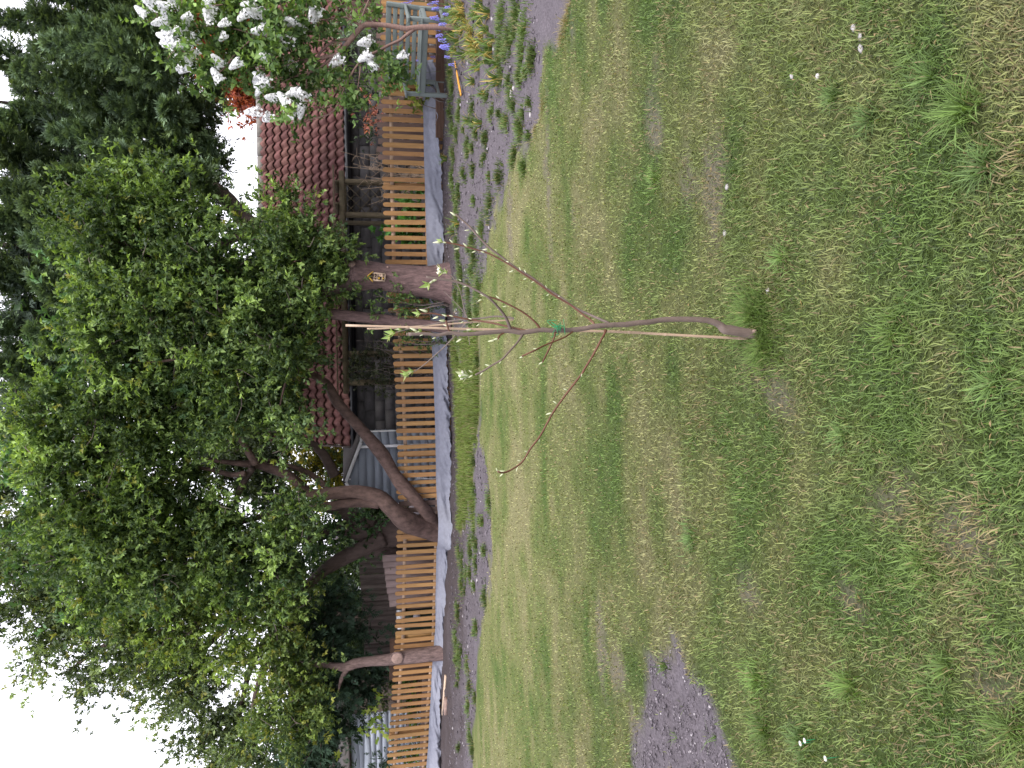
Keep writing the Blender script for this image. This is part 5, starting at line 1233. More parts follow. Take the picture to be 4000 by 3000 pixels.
LOW = [z6(1915, 1195), z6(1905, 1225), z6(1870, 1290), z6(1800, 1420), z6(1720, 1550), zk(920, 240), zk(820, 370), zk(740, 480), zk(700, 550), zk(650, 640), zk(590, 720), zk(540, 800), zk(470, 850), zk(420, 868), zk(388, 860)]
limb("branch", [(X, Y, w_, -0.16 * i / 14) for i, ((X, Y), w_) in enumerate(zip(LOW, [14, 10, 9, 9, 8.5, 8.5, 8, 8, 7.5, 7.5, 7, 6.5, 6, 5.5, 4]))], SD0, M['redtwig'], sapl, 70, 8, 0.06, 93)
# buds and unfolding leaves
def bud_mesh(kind):
    V, T, C = [], [], []; nb = 0
    if kind == 'bud':
        A = [(0, 0), (0.0022, .003), (0.0024, .007), (0.0014, .012), (0.0, .016)]
        P = [(0, 0, z) for r, z in A]; V, Q, T = tube_arrays(P, [max(r, .0003) for r, z in A], 6)
        return mesh_np("bud", V, [Q, T], M['bud'], np.clip(np.array([[0.44, 0.46, 0.30]]) + (V[:, 2:3] * 12) * np.array([[1, 1, 1.1]]), 0, .75), True)
    r_ = np.random.default_rng(5 if kind == 'leaf' else 8)
    n_ = 6 if kind == 'leaf' else 9
    a = np.arange(n_) * 2.4; el = 0.35 + 0.5 * r_.random(n_)
    D = np.stack([np.cos(a) * np.sin(el), np.sin(a) * np.sin(el), np.cos(el)], 1)
    ln = (0.022 + 0.016 * r_.random(n_)) * (1 if kind == 'leaf' else 1.25)
    V, T, C = leaf_arrays(np.zeros((n_, 3)), D, unit(np.array([0, 0, 1.0]) - 0.5 * D), ln, ln * 0.34, np.where(r_.random((n_, 1)) < 0.4, np.array([[0.55, 0.58, 0.42]]), np.array([[0.26, 0.36, 0.12]])), 0.3)
    if kind == 'blossom':
        b_, tb, cb2 = [], [], []
        for j in range(6):
            th = j * 1.05; c = np.array([math.cos(th) * .009, math.sin(th) * .009, .019 + .004 * (j % 2)])
            b_.append(ICO * 0.0055 + c); tb.append(ICT + 12 * j)
        bv = np.concatenate(b_); V = np.vstack([V, bv]); T = np.vstack([T, np.concatenate(tb) + len(C)]); C = np.vstack([C, np.full((len(bv), 3), [0.74, 0.72, 0.66])])
    return mesh_np("leaf_tuft" if kind == 'leaf' else "blossom", V, T, M['bud'], C)
BM = {k: bud_mesh(k) for k in ('bud', 'leaf', 'blossom')}
def place(kind, p, ang, scale, parent, tilt=0.9):
    o = bpy.data.objects.new({'bud': 'bud', 'leaf': 'leaf_tuft', 'blossom': 'blossom'}[kind], BM[kind]); o.location = p
    # tilt towards a direction in the picture plane: ang 0 = up, positive = to the right
    o.rotation_euler = (rng.normal(0, .25), ang, rng.normal(0, .4)); o.scale = (scale,) * 3; return put(o, parent)
BU = [(620, 205, 'bud', .6, 1.5), (740, 330, 'bud', -.2, 1.2), (818, 365, 'bud', .9, 1.1), (900, 495, 'bud', -.1, 1.3), (980, 515, 'bud', .8, 1.2), (1080, 605, 'bud', .9, .9), (1125, 680, 'bud', -.3, 1.3), (1185, 680, 'bud', 1., 1.), (1230, 700, 'bud', 1., .9), (1235, 745, 'bud', -.3, .9), (1300, 770, 'bud', -.4, .8), (1410, 828, 'bud', .9, .9), (1430, 882, 'bud', -.5, .9), (1520, 900, 'bud', .8, .7),
      (510, 432, 'leaf', .25, .75), (500, 430, 'bud', .1, 2.0), (540, 440, 'bud', .3, 1.2), (600, 442, 'bud', .7, 1.2), (655, 485, 'bud', -.2, 1.3), (720, 475, 'bud', .7, 1.3), (795, 510, 'bud', -.3, 1.), (870, 525, 'bud', .3, 1.),
      (460, 752, 'bud', -.4, 1.8), (400, 790, 'leaf', -.7, 1.15), (430, 765, 'bud', -.7, 1.6), (845, 925, 'bud', -.5, 1.1), (875, 900, 'bud', .4, 1.2), (1005, 925, 'bud', .6, 1.3), (1060, 985, 'bud', -.3, .9), (1135, 1005, 'bud', .4, .9), (720, 812, 'bud', -.3, .9), (670, 770, 'bud', .6, .8),
      (320, 1050, 'leaf', -.1, .9), (380, 1035, 'bud', .2, 1.9), (470, 1078, 'bud', -.5, 1.6), (545, 1075, 'bud', .4, 1.2), (600, 1075, 'bud', .3, 1.), (690, 1118, 'bud', -.4, 1.), (760, 1100, 'bud', .3, .9), (830, 1138, 'bud', -.5, 1.1),
      (770, 1580, 'bud', -.5, 1.2), (735, 1590, 'blossom', -.15, 1.25), (770, 1560, 'bud', .6, 1.3), (860, 1552, 'bud', -.8, 1.1), (920, 1500, 'bud', .2, 1.), (1015, 1455, 'bud', -1., .9), (960, 1280, 'bud', -.2, 1.6), (985, 1265, 'bud', -.2, 1.3), (670, 1270, 'bud', -.7, 1.6), (450, 1255, 'bud', -.6, 1.2), (535, 1115, 'bud', .1, 1.9), (560, 1160, 'bud', .3, 1.3), (765, 1190, 'bud', -.1, 1.5), (325, 1215, 'leaf', .3, .8), (290, 1205, 'bud', .4, 1.8), (350, 1225, 'bud', -.3, 1.2), (1205, 1418, 'bud', -.8, 1.3), (1325, 1355, 'bud', .1, .9), (1372, 1470, 'bud', -.6, 1.1)]
for a, c, kd, an, s in BU: place(kd, at(*z6(a, c), SD0 + 0.0), an, s, sapl)
for a, c, kd, an, s in [(385, 858, 'bud', 1.2, 1.0), (398, 864, 'bud', .9, 1.1), (440, 862, 'bud', .3, 1.6), (425, 868, 'bud', -.8, 1.2), (512, 832, 'bud', -1.2, 1.0), (535, 795, 'bud', .2, 1.0), (575, 738, 'bud', .2, 1.0), (570, 772, 'bud', -1.2, .8), (648, 650, 'bud', -1.3, 1.0), (725, 496, 'bud', -.3, 1.4), (755, 438, 'bud', .5, 1.1), (822, 355, 'bud', .2, 1.1), (912, 252, 'bud', -1.2, .8), (340, 205, 'bud', .2, 1.1)]:
    X, Y = zk(a, c); place(kd, at(X, Y, SD0 - 0.10), an, s, sapl)
def cane(name, label, pts, D, r0, parent=None):
    t = thing(name, at(*pts[0], D), label, "cane")
    P = [at(X, Y, D + dd) for (X, Y), dd in zip(pts, np.linspace(0, 0.05, len(pts)))]
    m = MB(); S = spline(P, 40); S[0][2] = -0.05; m.tube(S, np.linspace(r0, r0 * 0.82, 40), 10); m.build("stem", M['cane'], t, smooth=True)
    for f in np.linspace(0.1, 0.92, 6):
        i = int(f * 39); d = unit(S[min(i + 1, 39)] - S[i]); m = MB(); rr = r0 * (1 - 0.18 * f)
        m.tube([S[i] - d * 0.006, S[i] - d * 0.002, S[i] + d * 0.002, S[i] + d * 0.006], [rr * 1.02, rr * 1.22, rr * 1.22, rr * 1.02], 10, cap=False); m.build("node", M['cane'], t, smooth=True)
    return t
c1 = cane("bamboo_cane", "tall pale bamboo cane beside the near sapling", [z7(1500, 1560), z7(1300, 1548), z7(400, 1500), (2500, 1300), z6(1850, 1202), z6(1400, 1196), z6(700, 1184), z6(300, 1171), (1350, 1271)], SD0 + 0.035, 0.0052)
# green twine
tw_ = thing("garden_twine", at(*z6(1490, 1195), SD0), "bright green twine knotted round the sapling and its cane", "twine")
c = at(*z6(1488, 1197), SD0 + 0.01); ring_ = [c + np.array([0.016 * math.cos(t), 0.026 * math.sin(t), 0.004 * math.sin(3 * t)]) for t in np.linspace(0, 6.5, 26)]
MB().tube(ring_, 0.0013, 5).build("loop", M['twine'], tw_, smooth=True)
for k in range(5):
    q = at(*z6(1475 + 10 * k, 1160), SD0 - 0.015)
    P = [q, q + rng.normal(0, .010, 3), q + rng.normal(0, .016, 3) + np.array([.006, 0, 0]), q + rng.normal(0, .02, 3), q + np.array([rng.normal(.012, .012), -.004, rng.normal(-.004, .014)])]
    MB().tube(spline(P, 18), 0.0010, 5).build("tail", M['twine'], tw_, smooth=True)
q = at(*z6(1455, 1232), SD0 - 0.01); MB().tube(spline([q + np.array([0.018, 0, -.01]), q + np.array([0, -.004, 0]), q + np.array([-.006, 0, -.012]), q + np.array([-.008, 0, .006])], 14), 0.0010, 5).build("tail", M['twine'], tw_, smooth=True)

# second sapling further down the lawn with its own cane
D2_ = float(gr(2008, 1243)[1])
sap2 = thing("small_sapling", gr(2008, 1243), "smaller grey twigged sapling standing further down the lawn", "sapling")
limb("trunk", [(*z6(1150, 1100), 8), (*z6(1130, 1095), 8), (*z6(1060, 1080), 7.5), (*z6(950, 1075), 7), (*z6(850, 1090), 6.5), (*z6(720, 1098), 6), (*z6(600, 1112), 5.5), (*z6(500, 1125), 5), (*z6(380, 1150), 4), (*z6(250, 1175), 3.5), (*z6(150, 1200), 3), (*z6(100, 1215), 2.5)], D2_, M['twig'], sap2, 50, 8, 0.08, 95)
for L_ in ([(720, 1090, 4), (690, 1000, 3.5), (665, 880, 3.2), (630, 790, 3), (580, 720, 3), (535, 695, 2.5)], [(720, 1090, 3), (660, 1000, 3), (560, 900, 2.5), (520, 860, 2)], [(770, 1130, 4), (700, 1140, 4), (610, 1245, 4.5), (520, 1340, 4.5), (430, 1420, 4.5), (350, 1490, 4), (270, 1545, 3.5), (210, 1565, 3)], [(720, 1150, 3), (740, 1320, 2)]):
    limb("branch", [(*z6(a, c), w_) for a, c, w_ in L_], D2_, M['twig'], sap2, 30, 6, 0.06, 96)
for a, c, kd, an, s in [(525, 690, 'blossom', .2, 2.6), (215, 1565, 'leaf', -.5, 3.2), (260, 1545, 'leaf', -.2, 2.4), (100, 1218, 'leaf', -.1, 3.0), (60, 1240, 'leaf', -.6, 2.6), (150, 1195, 'leaf', .6, 2.2), (545, 700, 'leaf', .7, 1.8), (330, 1205, 'leaf', .4, 1.6)]: place(kd, at(*z6(a, c), D2_), an, s, sap2)
cane("bamboo_cane", "thin bamboo cane leaning beside the smaller sapling", [z6(1150, 1095), z6(1080, 1106), z6(800, 1122), z6(500, 1146), z6(280, 1162), z6(0, 1180), (1434, 1284)], D2_ + 0.03, 0.0085)

# ------------------------------------------------------------------ insect house on the cypress trunk
HD = CD - 0.255
c0 = at(1475, 1082, HD); px = HD / F
ih = thing("insect_house", c0 + np.array([0, 0, -0.10]), "little wooden insect house with yellow roof fixed to the cypress trunk", "insect house", None, 0.0)
tl = R(3.2)
ez2 = np.array([-math.sin(tl) * -1, 0, math.cos(tl)]); ex2 = np.array([math.cos(tl), 0, -math.sin(tl)])
Wd, Ht = 30 * px, 48 * px                      # body size
def ih_box(nm, u, v, sw, sh, dp, dpo, mm_):
    Mx = np.stack([ex2, np.array([0, 1, 0]), ez2], axis=1); m = MB(); m.box(c0 + ex2 * u + ez2 * v + np.array([0, dpo, 0]), (sw, dp, sh), Mx); return m.build(nm, mm_, ih)
ih_box("back_board", 0, -0.4 * px * 10, Wd, Ht, 0.012, 0.05, M['palewood'])
for sx in (-1, 1): ih_box("side", sx * (Wd / 2 - .006), -4 * px, 0.012, Ht, 0.08, 0.0, M['palewood'])
for v in (-28, -17, 2, 13): ih_box("shelf", 0, v * px, Wd - 0.0245, 0.009, 0.078, 0.001, M['palewood'])
ih_box("slotted_front", 0.25 * Wd, -13 * px, Wd * 0.36, 27 * px - 0.02, 0.03, -0.008, M['palewood'])
for k in range(4): ih_box("slot", 0.25 * Wd, (-23 + 6 * k) * px, Wd * 0.22, 0.006, 0.004, -0.026, M['black'])
ih_box("dark_cell", -0.17 * Wd, -13 * px, Wd * 0.40, 26 * px - 0.02, 0.02, 0.012, M['black'])
for k in (-1, 1):
    p = c0 + ex2 * (-0.17 * Wd) + ez2 * ((-13 + 7.5 * k) * px); V, Q, T = tube_arrays([p + [0, 0.0, 0], p + [0, -0.034, 0]], [3.6 * px, 3.6 * px], 12); obj_np("yellow_plug", V, [Q, T], M['ochre'], ih)
ih_box("dark_cell", 0, 7.5 * px, Wd - 0.03, 9 * px, 0.02, 0.012, M['black'])
for k in range(14):
    u, v = (rng.random() - .5) * (Wd - .04), (7.5 + (rng.random() - .5) * 6) * px; p = c0 + ex2 * u + ez2 * v; V, Q, T = tube_arrays([p + [0, .01, 0], p + [rng.normal(0, .006), -0.03, rng.normal(0, .004)]], [.005, .004], 6); obj_np("twig_piece", V, [Q, T], M['palewood'] if k % 2 else M['barkC'], ih)
apx = c0 + ez2 * (36 * px); b1_, b2_ = c0 - ex2 * (Wd / 2 - 0.004) + ez2 * (19 * px), c0 + ex2 * (Wd / 2 - 0.004) + ez2 * (19 * px)
m = MB(); m.add([b1_ + [0, .03, 0], b2_ + [0, .03, 0], apx + [0, .03, 0] - ez2 * .01, b1_ + [0, -.01, 0], b2_ + [0, -.01, 0], apx + [0, -.01, 0] - ez2 * .01], [[0, 1, 4, 3], [1, 2, 5, 4], [2, 0, 3, 5]], [[0, 2, 1], [3, 4, 5]]); m.build("attic", M['barkC'], ih)
for s in (-1, 1):
    a = c0 + ex2 * s * (Wd / 2 + 0.016) + ez2 * (17 * px); MB().beam(a + [0, -.002, 0], apx + ex2 * s * 0.002 + ez2 * .006 + [0, -.002 - .001 * s, 0], 0.11, 0.013, up=(0.01, 0, 1)).build("roof_board", M['ochre'], ih)

# ------------------------------------------------------------------ flower bed under the lilac
def clump_mesh(seed, n_, h0, h1, wd0, colr, yell):
    r_ = np.random.default_rng(seed)
    a = r_.random(n_) * 6.28; rr = 0.05 * np.sqrt(r_.random(n_)); P = np.stack([rr * np.cos(a), rr * np.sin(a), np.full(n_, -0.01)], 1)
    yl = r_.random(n_) < yell
    cc = np.where(yl[:, None], np.array([[0.34, 0.255, 0.08]]), np.array([colr])) * (0.6 + 0.7 * r_.random(n_))[:, None]
    V, Q, T, C = blades(P, h0 + (h1 - h0) * r_.random(n_), wd0 * (0.7 + .6 * r_.random(n_)), np.where(yl, 1.25, 0.65) * (0.6 + 0.8 * r_.random(n_)), a + r_.normal(0, .4, n_), cc, 4, 0.9)
    return mesh_np("leaves", V, [Q, T], M['grass'], C)
CG = [clump_mesh(s, 34, .10, .26, .016, (0.10, 0.16, 0.04), 0.18) for s in (1, 2)]
CY = [clump_mesh(s, 36, .10, .24, .020, (0.14, 0.18, 0.045), 0.62) for s in (3, 4)]
YS = [(1808, 30), (1812, 55), (1843, 139), (1860, 174), (1840, 197), (1826, 101), (1785, 72), (1878, 150), (1866, 200), (1795, 20), (1850, 120), (1845, 165)]
GS = [(1878, 17), (1904, 116), (1918, 188), (1912, 226), (1941, 246), (1849, 318), (1889, 367), (1941, 312), (1779, 50), (1800, 120), (1880, 80), (1900, 50), (1930, 150), (1770, 100), (1790, 160), (1780, 200), (1810, 215), (1870, 260), (1815, 80), (1765, 30), (1855, 60), (1790, 60), (1880, 30), (1770, 130), (1880, 480), (1830, 470), (1770, 905), (1790, 870), (1745, 620)]
for k, (X, Y) in enumerate(YS + GS):
    yel = k < len(YS); p = gr(X, Y); p[2] = float(gh(p[0], p[1]))
    far_ = (not yel) and Y > 400
    t = thing("bulb_clump", p, ("dying bulb clump with drooping yellow leaves in the bed under the lilac" if yel else ("green strap leaved clump on the bare soil by the decking board" if far_ else "green strap leaved bulb clump in the bed by the lilac")), "plant", "yellowing bulb clumps under the lilac" if yel else ("strap leaved clumps along the bare bed" if far_ else "green bulb clumps near the lilac"))
    o = bpy.data.objects.new("leaves", (CY if yel else CG)[k % 2]); s = 0.75 + 0.5 * rng.random(); o.scale = (s, s, s); o.rotation_euler = (0, 0, rng.random() * 6.28); put(o, t, local=True)
# bluebells
def bell_mesh():
    V, T, C = [], [], []; nb = 0; r_ = np.random.default_rng(3)
    for j in range(16):
        t = j / 15; a = j * 2.4; rr = 0.026 * (1 - .5 * t); c = np.array([math.cos(a) * rr, math.sin(a) * rr, 0.20 + 0.10 * t])
        prof = [(0.003, .010), (.0065, .004), (.0065, -.006), (.0095, -.012)]
        v, q, tt = tube_arrays([c + [0, 0, z] for r, z in prof], [r for r, z in prof], 6, cap=False)
        V.append(v); T.append(np.vstack([q[:, [0, 1, 2]], q[:, [0, 2, 3]]]) + nb); nb += len(v); C.append(np.tile(np.array([0.26, 0.25, 0.66]) * (0.8 + .4 * r_.random()), (len(v), 1)))
    return mesh_np("flowers", np.concatenate(V), np.concatenate(T), M['petal'], np.concatenate(C))
BMf = bell_mesh()
v, q, t_ = tube_arrays(spline([(0, 0, -.02), (.004, 0, .15), (.0, 0, .31)], 8), .003, 5); SMf = mesh_np("stem", v, [q, t_], M['grass'], np.tile([0.08, 0.13, 0.04], (len(v), 1)))
for X, Y, s in [(1695, 62, 1.1), (1698, 78, 1.), (1727, 95, .9), (1708, 114, .9), (1714, 128, .9), (1727, 162, 1.), (1733, 176, 1.1), (1738, 190, 1.), (1730, 185, .9), (1745, 231, .7), (1763, 249, .7), (1681, 14, .9), (1698, 26, .9), (1705, 36, .8), (1700, 8, .9), (1623, 6, 1.1), (1630, 14, 1.), (1740, 60, .7), (1748, 25, .7), (1690, 215, .7), (1672, 275, .7), (1660, 240, .6)]:
    hz_ = 0.25 * s; p = gr(X, Y, hz_)
    if X < 1675: p = at(X, Y, 11.75)
    p[2] = max(p[2] - hz_, 0.0) if X < 1675 else 0.0
    t = thing("bluebell", p, "blue violet bluebell flowering at the foot of the lilac and bench", "flower", "bluebells by the lilac")
    for nm, me in (("flowers", BMf), ("stem", SMf)):
        o = bpy.data.objects.new(nm, me); o.scale = (s, s, s if X >= 1675 else 1.6 * s); o.rotation_euler = (rng.normal(0, .12), rng.normal(0, .12), rng.random() * 6.28); put(o, t, local=True)

# yellow handled saw lying across the bed
p, q = gr(1777, 240, .03), gr(1801, 372, .03)
saw = thing("garden_tool", (*((p + q) / 2)[:2], 0), "yellow handled garden tool with black collar lying across the bed", "tool")
d = q - p; d[2] = 0; Lq = np.linalg.norm(d); d /= Lq; nrm = np.array([-d[1], d[0], 0])
def tool(nm, a, c, r0, r1, mm_, flat=0.6):
    S = [p + d * (a + (c - a) * t) for t in np.linspace(0, 1, 9)]; rr = [(r0 + (r1 - r0) * t) * (1 - 0.35 * (abs(2 * t - 1) ** 6)) for t in np.linspace(0, 1, 9)]
    V, Q, T = tube_arrays(S, rr, 10); V[:, 2] = 0.032 + (V[:, 2] - 0.03) * flat; return obj_np(nm, V, [Q, T], mm_, saw, smooth=True)
tool("shaft", 0, 0.20, .016, .018, M['yellow']); tool("collar", .198, .242, .024, .022, M['black'], .8); tool("handle", .238, Lq, .020, .027, M['yellow'])
for f in (.05, .10, .15): tool("grip_band", f, f + .016, .0195, .0195, M['black'], .62)
V, Q, T = tube_arrays([p + d * (Lq - .10), p + d * (Lq - .03)], [.006, .010], 8); V[:, 2] = 0.0475 + (V[:, 2] - 0.03) * 0.12; obj_np("slot", V, [Q, T], M['black'], saw)

# stones, offcuts, daisies
def rock(nm, label, X, Y, s, grp=None, mm_='stone'):
    p = gr(X, Y); p[2] = float(gh(p[0], p[1])); r_ = rng.random((12, 1)); V = ICO * s * (0.7 + .6 * r_) * np.array([1.2, .9, .6]); o = obj_np(nm, V + [0, 0, s * .25], ICT, M[mm_], None, loc=p); tag(o, label, "stone", grp)
rock("white_stone", "large white stone lying on the bare soil bed", 1990, 372, .045)
for X, Y in [(2068, 420), (2073, 450), (1925, 190), (3005, 1135), (3330, 110), (3355, 145), (3357, 190), (3095, 295), (3190, 300), (2845, 730), (2838, 910)]: rock("pebble", "small pale pebble lying in the turf", X, Y, .012 if X > 2500 else .025, "pebbles in the turf")
def stick(nm, label, a, c, w_, h_, mm_, cat):
    p, q = gr(*a), gr(*c); z = float(gh(p[0], p[1])); t = thing(nm, p, label, cat); m = MB(); m.beam(p + [0, 0, h_ / 2 + z], q + [0, 0, h_ / 2 + z], w_, h_); m.build("timber", mm_, t); return t
stick("timber_offcut", "thin timber batten lying below the membrane at the left", (1738, 2640), (1726, 2790), .05, .035, M['palewood'], "timber")
stick("wood_block", "short rough block of wood on the soil beside the thin batten", (1743, 2730), (1741, 2785), .10, .07, M['cutwood'], "timber")
stick("wood_splinter", "small orange wood splinter on the bare soil", (1842, 2475), (1866, 2452), .018, .012, M['cutwood'], "timber")
for k, (X, Y) in enumerate([(3127, 2904), (3144, 2893), (3225, 2963)]):
    p = gr(X, Y, .05); t = thing("daisy", (p[0], p[1], 0), "tiny white daisy in the lawn at the left", "flower", "daisies in the lawn")
    n_ = 14; a = np.arange(n_) / n_ * 6.283; D = np.stack([np.cos(a), np.sin(a), np.full(n_, .25)], 1); V, T, C = leaf_arrays(np.tile(p, (n_, 1)), unit(D), np.tile([0, 0, 1.0], (n_, 1)), np.full(n_, .010), np.full(n_, .004), np.full((n_, 3), .8)); obj_np("petals", V, T, M['petal'], t, C)
    obj_np("centre", ICO * .003 + p, ICT, M['yellow'], t); v, q, t2_ = tube_arrays([(p[0], p[1], -.005), p], .001, 5); obj_np("stalk", v, [q, t2_], M['twine'], t)

# ------------------------------------------------------------------ shrubs between the fences
def shrub(name, label, blobs, D, cold, colt, ln, wr=.5, dens=30, per=10, sig=.10, stems=True, sm=None):
    X, Y, r = blobs[0][:3]; t = thing(name, (at(X, Y, D)[0], D, float(gz(at(X, Y, D)[0], D))), label, "shrub")
    P, Dd, tw = crown_points(px_blobs(blobs, D, .15), dens, sig, per, .2, .2)
    V, T, C = shoot_leaves(P, Dd, 5, .04 + .06 * rng.random(len(P)), ln, ln * wr, np.array(cold), np.array(colt)); obj_np("foliage", V, T, M['leaf'], t, C)
    m = twig_mesh(tw, .007, .003, .35)
    base = np.array([at(X, Y, D)[0], D, float(gz(at(X, Y, D)[0], D)) - .05])
    for b_ in blobs: c = at(b_[0], b_[1], D); m.tube(spline([base + rng.normal(0, .04, 3) * [1, 1, 0], (base + c) / 2 + rng.normal(0, .06, 3), c], 8), np.linspace(.012, .005, 8), 5)
    m.build("stems", sm or M['twig'], t); return t
shrub("trunk_suckers", "leafy green suckers growing up between the cypress and the slim plum", [(1540, 1180, .18), (1500, 1160, .14), (1590, 1190, .18), (1640, 1210, .16), (1460, 1220, .12), (1680, 1200, .12), (1560, 1130, .12), (1600, 1150, .10), (1690, 1170, .08)], 12.55, (0.05, 0.10, 0.03), (0.11, 0.17, 0.05), .055)
shrub("plum_suckers", "thin green suckers at the fence beside the slim plum trunk", [(1640, 1345, .13), (1600, 1330, .10), (1680, 1350, .10), (1560, 1335, .07)], 13.0, (0.05, 0.10, 0.03), (0.11, 0.17, 0.05), .05)
shrub("broad_leaf_plant", "broad leaved green plant seen through the pales below the trellis", [(1600, 850, .28), (1610, 780, .22), (1620, 900, .24), (1560, 900, .14)], 14.2, (0.03, 0.10, 0.02), (0.07, 0.18, 0.04), .12, .7, 26, 8)
shrub("climbing_shrub", "dark small leaved climber over the eastern trellis and gutter", [(1330, 330, .18), (1290, 310, .24), (1240, 350, .22), (1200, 300, .22), (1360, 380, .14), (1300, 400, .12), (1400, 350, .12), (1310, 250, .2), (1250, 270, .2), (1420, 300, .12)], 16.0, (0.045, 0.08, 0.03), (0.11, 0.15, 0.06), .07, .6, 30, 10, .12)
shrub("grey_leaf_shrub", "grey green small leaved shrub behind the lilac stem", [(1400, 180, .2), (1380, 130, .2), (1420, 60, .16), (1440, 200, .16), (1340, 150, .22), (1300, 110, .2), (1450, 130, .14)], 14.0, (0.09, 0.14, 0.09), (0.18, 0.24, 0.16), .055, .5, 30, 10)
shrub("red_leaf_plant", "small plant with dusky red leaves against the garage wall", [(1460, 455, .12), (1465, 420, .09), (1455, 490, .07)], 14.6, (0.20, 0.07, 0.06), (0.34, 0.13, 0.11), .07, .5, 24, 6)
shrub("wall_plant", "dark straggling plant against the block wall beside the red leaved plant", [(1420, 480, .12), (1400, 420, .14), (1440, 540, .08), (1430, 380, .12)], 15.6, (0.03, 0.05, 0.03), (0.07, 0.10, 0.05), .06, .5, 26, 8)
shrub("trellis_climber", "dim tangled climber covering the western trellis panel", [(1430, 1430, .3), (1470, 1460, .28), (1420, 1480, .2), (1500, 1420, .25), (1400, 1400, .16), (1480, 1350, .2), (1520, 1480, .25)], 15.85, (0.035, 0.045, 0.025), (0.075, 0.085, 0.045), .07, .5, 26, 9, .12)
shrub("fence_plant", "young yellow green plant at the pales under the bench end", [(1625, 400, .07), (1640, 345, .06), (1690, 365, .10), (1635, 300, .05)], 12.35, (0.12, 0.16, 0.03), (0.24, 0.26, 0.05), .10, .7, 20, 4)
shrub("left_nettles", "green plants growing behind the left end of the picket fence", [(1640, 2880, .2), (1620, 2800, .2), (1650, 2960, .2), (1620, 2720, .2), (1600, 2940, .16), (1600, 2640, .16), (1640, 2600, .14)], 15.9, (0.04, 0.09, 0.025), (0.10, 0.17, 0.045), .09, .6, 28, 8)
shrub("ivy_bush", "speckled ivy bush behind the pales in front of the distant trees", [(1510, 2690, .16), (1490, 2720, .14), (1500, 2760, .12), (1530, 2640, .12), (1470, 2690, .12)], 15.95, (0.05, 0.08, 0.03), (0.20, 0.24, 0.09), .06, .6, 30, 9)
# dead beige shrub and bare stems by the trellis
def bare(name, label, base_px, D, tips, mm_, w0=.008, kids=6, spread=.12):
    b0 = at(*base_px, D); gz0 = float(gz(b0[0], D)); t = thing(name, (b0[0], D, gz0), label, "shrub"); m = MB()
    for X, Y in tips:
        e = at(X, Y, D + rng.normal(0, .1)); s0 = np.array([b0[0] + rng.normal(0, .05), D + rng.normal(0, .05), gz0 - .05]); mid = (s0 + e) / 2 + rng.normal(0, .12, 3); S = spline([s0, mid, e], 14)
        m.tube(S, np.linspace(w0, w0 * .35, 14), 5)
        for k in range(kids):
            i = int(5 + rng.random() * 8); dv = unit(rng.normal(0, 1, 3) + [0, 0, .2]) * spread * (0.5 + rng.random()); m.tube(spline([S[i], S[i] + dv * .5 + rng.normal(0, .02, 3), S[i] + dv], 6), np.linspace(w0 * .45, w0 * .25, 6), 4)
    m.build("stems", mm_, t); return t
bare("dead_climber", "dead beige twiggy climber beside the eastern trellis", (1560, 690), 15.7, [(1400, 600), (1380, 640), (1420, 650), (1440, 610), (1430, 690), (1450, 700), (1470, 660), (1480, 720), (1400, 700), (1410, 740), (1470, 770), (1440, 800), (1330, 590), (1340, 650), (1490, 690), (1460, 640)], M['drytwig'], .012, 12, .16)
bare("bare_shrub", "bare grey arching stems in front of the western trellis", (1560, 1420), 15.2, [(1410, 1350), (1440, 1340), (1480, 1330), (1430, 1450), (1470, 1440), (1390, 1330), (1500, 1310), (1450, 1500), (1480, 1520), (1500, 1470)], M['twig'], .010, 3, .2)
# sapling maple with bright leaves at the left
mp_ = thing("maple_seedling", (at(1600, 2846, 15.35)[0], 15.35, -.4), "young maple with bright lime leaves behind the left fence", "sapling")
limb("stem", [(1700, 2850, 8), (1560, 2850, 7), (1500, 2848, 6), (1450, 2850, 5), (1410, 2856, 3)], 15.35, M['barkD'], mp_, 24, 7, .05, 99)
limb("stem", [(1640, 2800, 6), (1560, 2750, 6), (1500, 2730, 5), (1440, 2770, 3)], 15.35, M['barkD'], mp_, 24, 7, .05, 99)
a = np.linspace(0, 2 * np.pi, 16)[:-1]; lob = 1 + .35 * np.cos(5 * a) + .1 * np.cos(10 * a); mv = np.stack([np.cos(a) * lob * .05, np.sin(a) * lob * .05, .012 * np.cos(2 * a)], 1); mv = np.vstack([[0, 0, 0], mv])
mtr = np.array([[0, 1 + j, 1 + (j + 1) % 15] for j in range(15)]); mlm = [mesh_np("leaf", mv, mtr, M['leaf'], np.tile(np.array(cq), (16, 1))) for cq in ([0.27, 0.36, 0.05], [0.20, 0.30, 0.05], [0.34, 0.40, 0.07])]
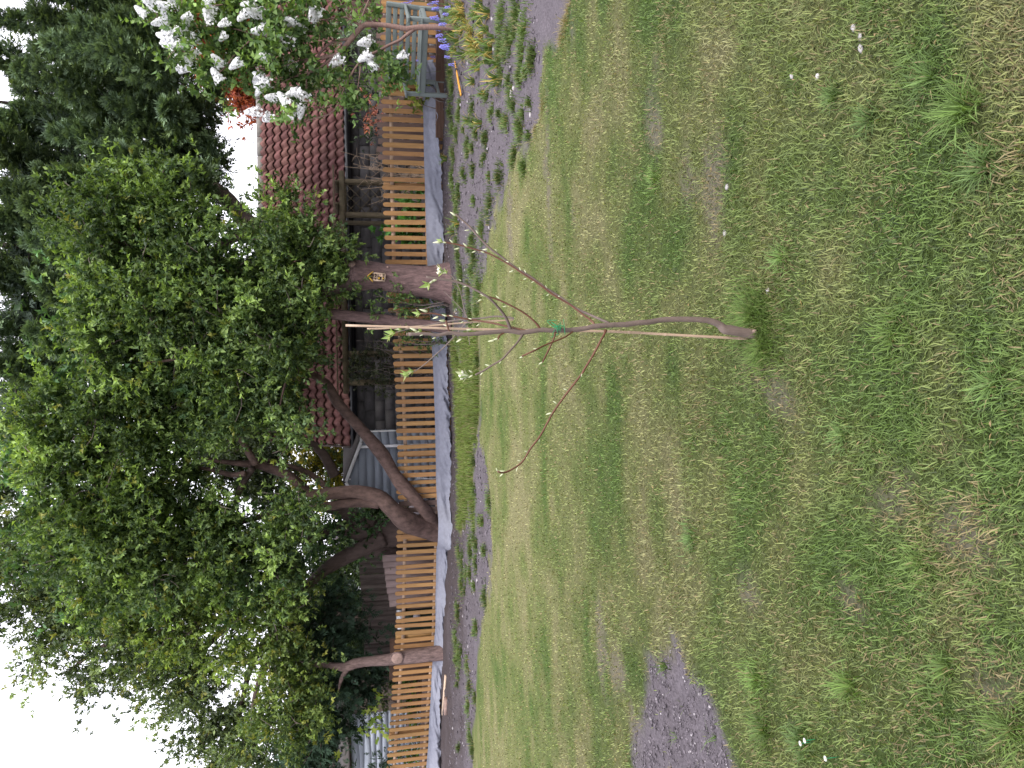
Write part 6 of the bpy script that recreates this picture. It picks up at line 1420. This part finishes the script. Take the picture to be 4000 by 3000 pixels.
for j, (X, Y) in enumerate([(1480, 2803), (1445, 2830), (1460, 2852), (1480, 2845), (1415, 2862), (1440, 2872), (1490, 2860), (1470, 2900), (1500, 2870), (1510, 2850), (1455, 2815), (1480, 2830), (1405, 2850), (1478, 2725), (1485, 2712), (1475, 2745), (1448, 2760), (1465, 2770), (1462, 2695), (1420, 2782), (1440, 2780), (1475, 2888), (1430, 2845), (1320, 2945), (1312, 2955), (1500, 2832), (1515, 2880)]):
    o = bpy.data.objects.new("leaf", mlm[j % 3]); o.location = at(X, Y, 15.3 + rng.normal(0, .05)); o.rotation_euler = (1.1 + rng.normal(0, .35), rng.normal(0, .4), rng.normal(0, .6)); s = .9 + .5 * rng.random(); o.scale = (s, s, s); put(o, mp_)

# evergreen hedge closing the gardens behind the sheds
hd = thing("boundary_hedge", (at(1450, 2300, 20.6)[0], 20.6, -0.45), "dark boundary hedge filling the gaps behind the sheds and board fence", "hedge")
HB = [(1440 + 40 * (k % 2) + rng.normal(0, 8), 1690 + 44 * k, .62) for k in range(32)] + [(1520, 1700 + 70 * k, .6) for k in range(19)]
P, D, tw = crown_points(px_blobs(HB, 20.6, .25), 9, .22, 12, .2)
V, T, C = shoot_leaves(P, D, 6, .06 + .1 * rng.random(len(P)), .11, .06, np.array([0.030, 0.050, 0.026]), np.array([0.075, 0.11, 0.045])); obj_np("foliage", V, T, M['leaf'], hd, C)
m = MB()
for X, Y, r in HB[::2]:
    p = at(X, Y, 20.6); m.tube(spline([(p[0], 20.6, -.6), (p[0] + .05, 20.6, .3), p], 6), np.linspace(.04, .015, 6), 6)
m.build("stems", M['barkD'], hd)

# withered leaf bits lying in the turf
n_ = 520; x, y = scatter(n_, 1.3, 8.5, 1.2); k = soil_amount(x, y) < .5; x, y = x[k], y[k]; n_ = len(x)
a = rng.random(n_) * 6.28; A = np.stack([np.cos(a), np.sin(a), rng.normal(.15, .2, n_)], 1)
V, T, C = leaf_arrays(np.stack([x, y, gh(x, y) + .014], 1), unit(A), unit(np.array([0, 0, 1.0]) + rng.normal(0, .4, (n_, 3))), .008 + .018 * rng.random(n_), .003 + .005 * rng.random(n_), np.array([0.28, 0.20, 0.105]) * (0.45 + 0.9 * rng.random((n_, 1))), .4)
tag(obj_np("leaf_litter", V, T, M['leaf'], None, C), "withered tan leaf bits scattered through the lawn", "leaves", kind="stuff")
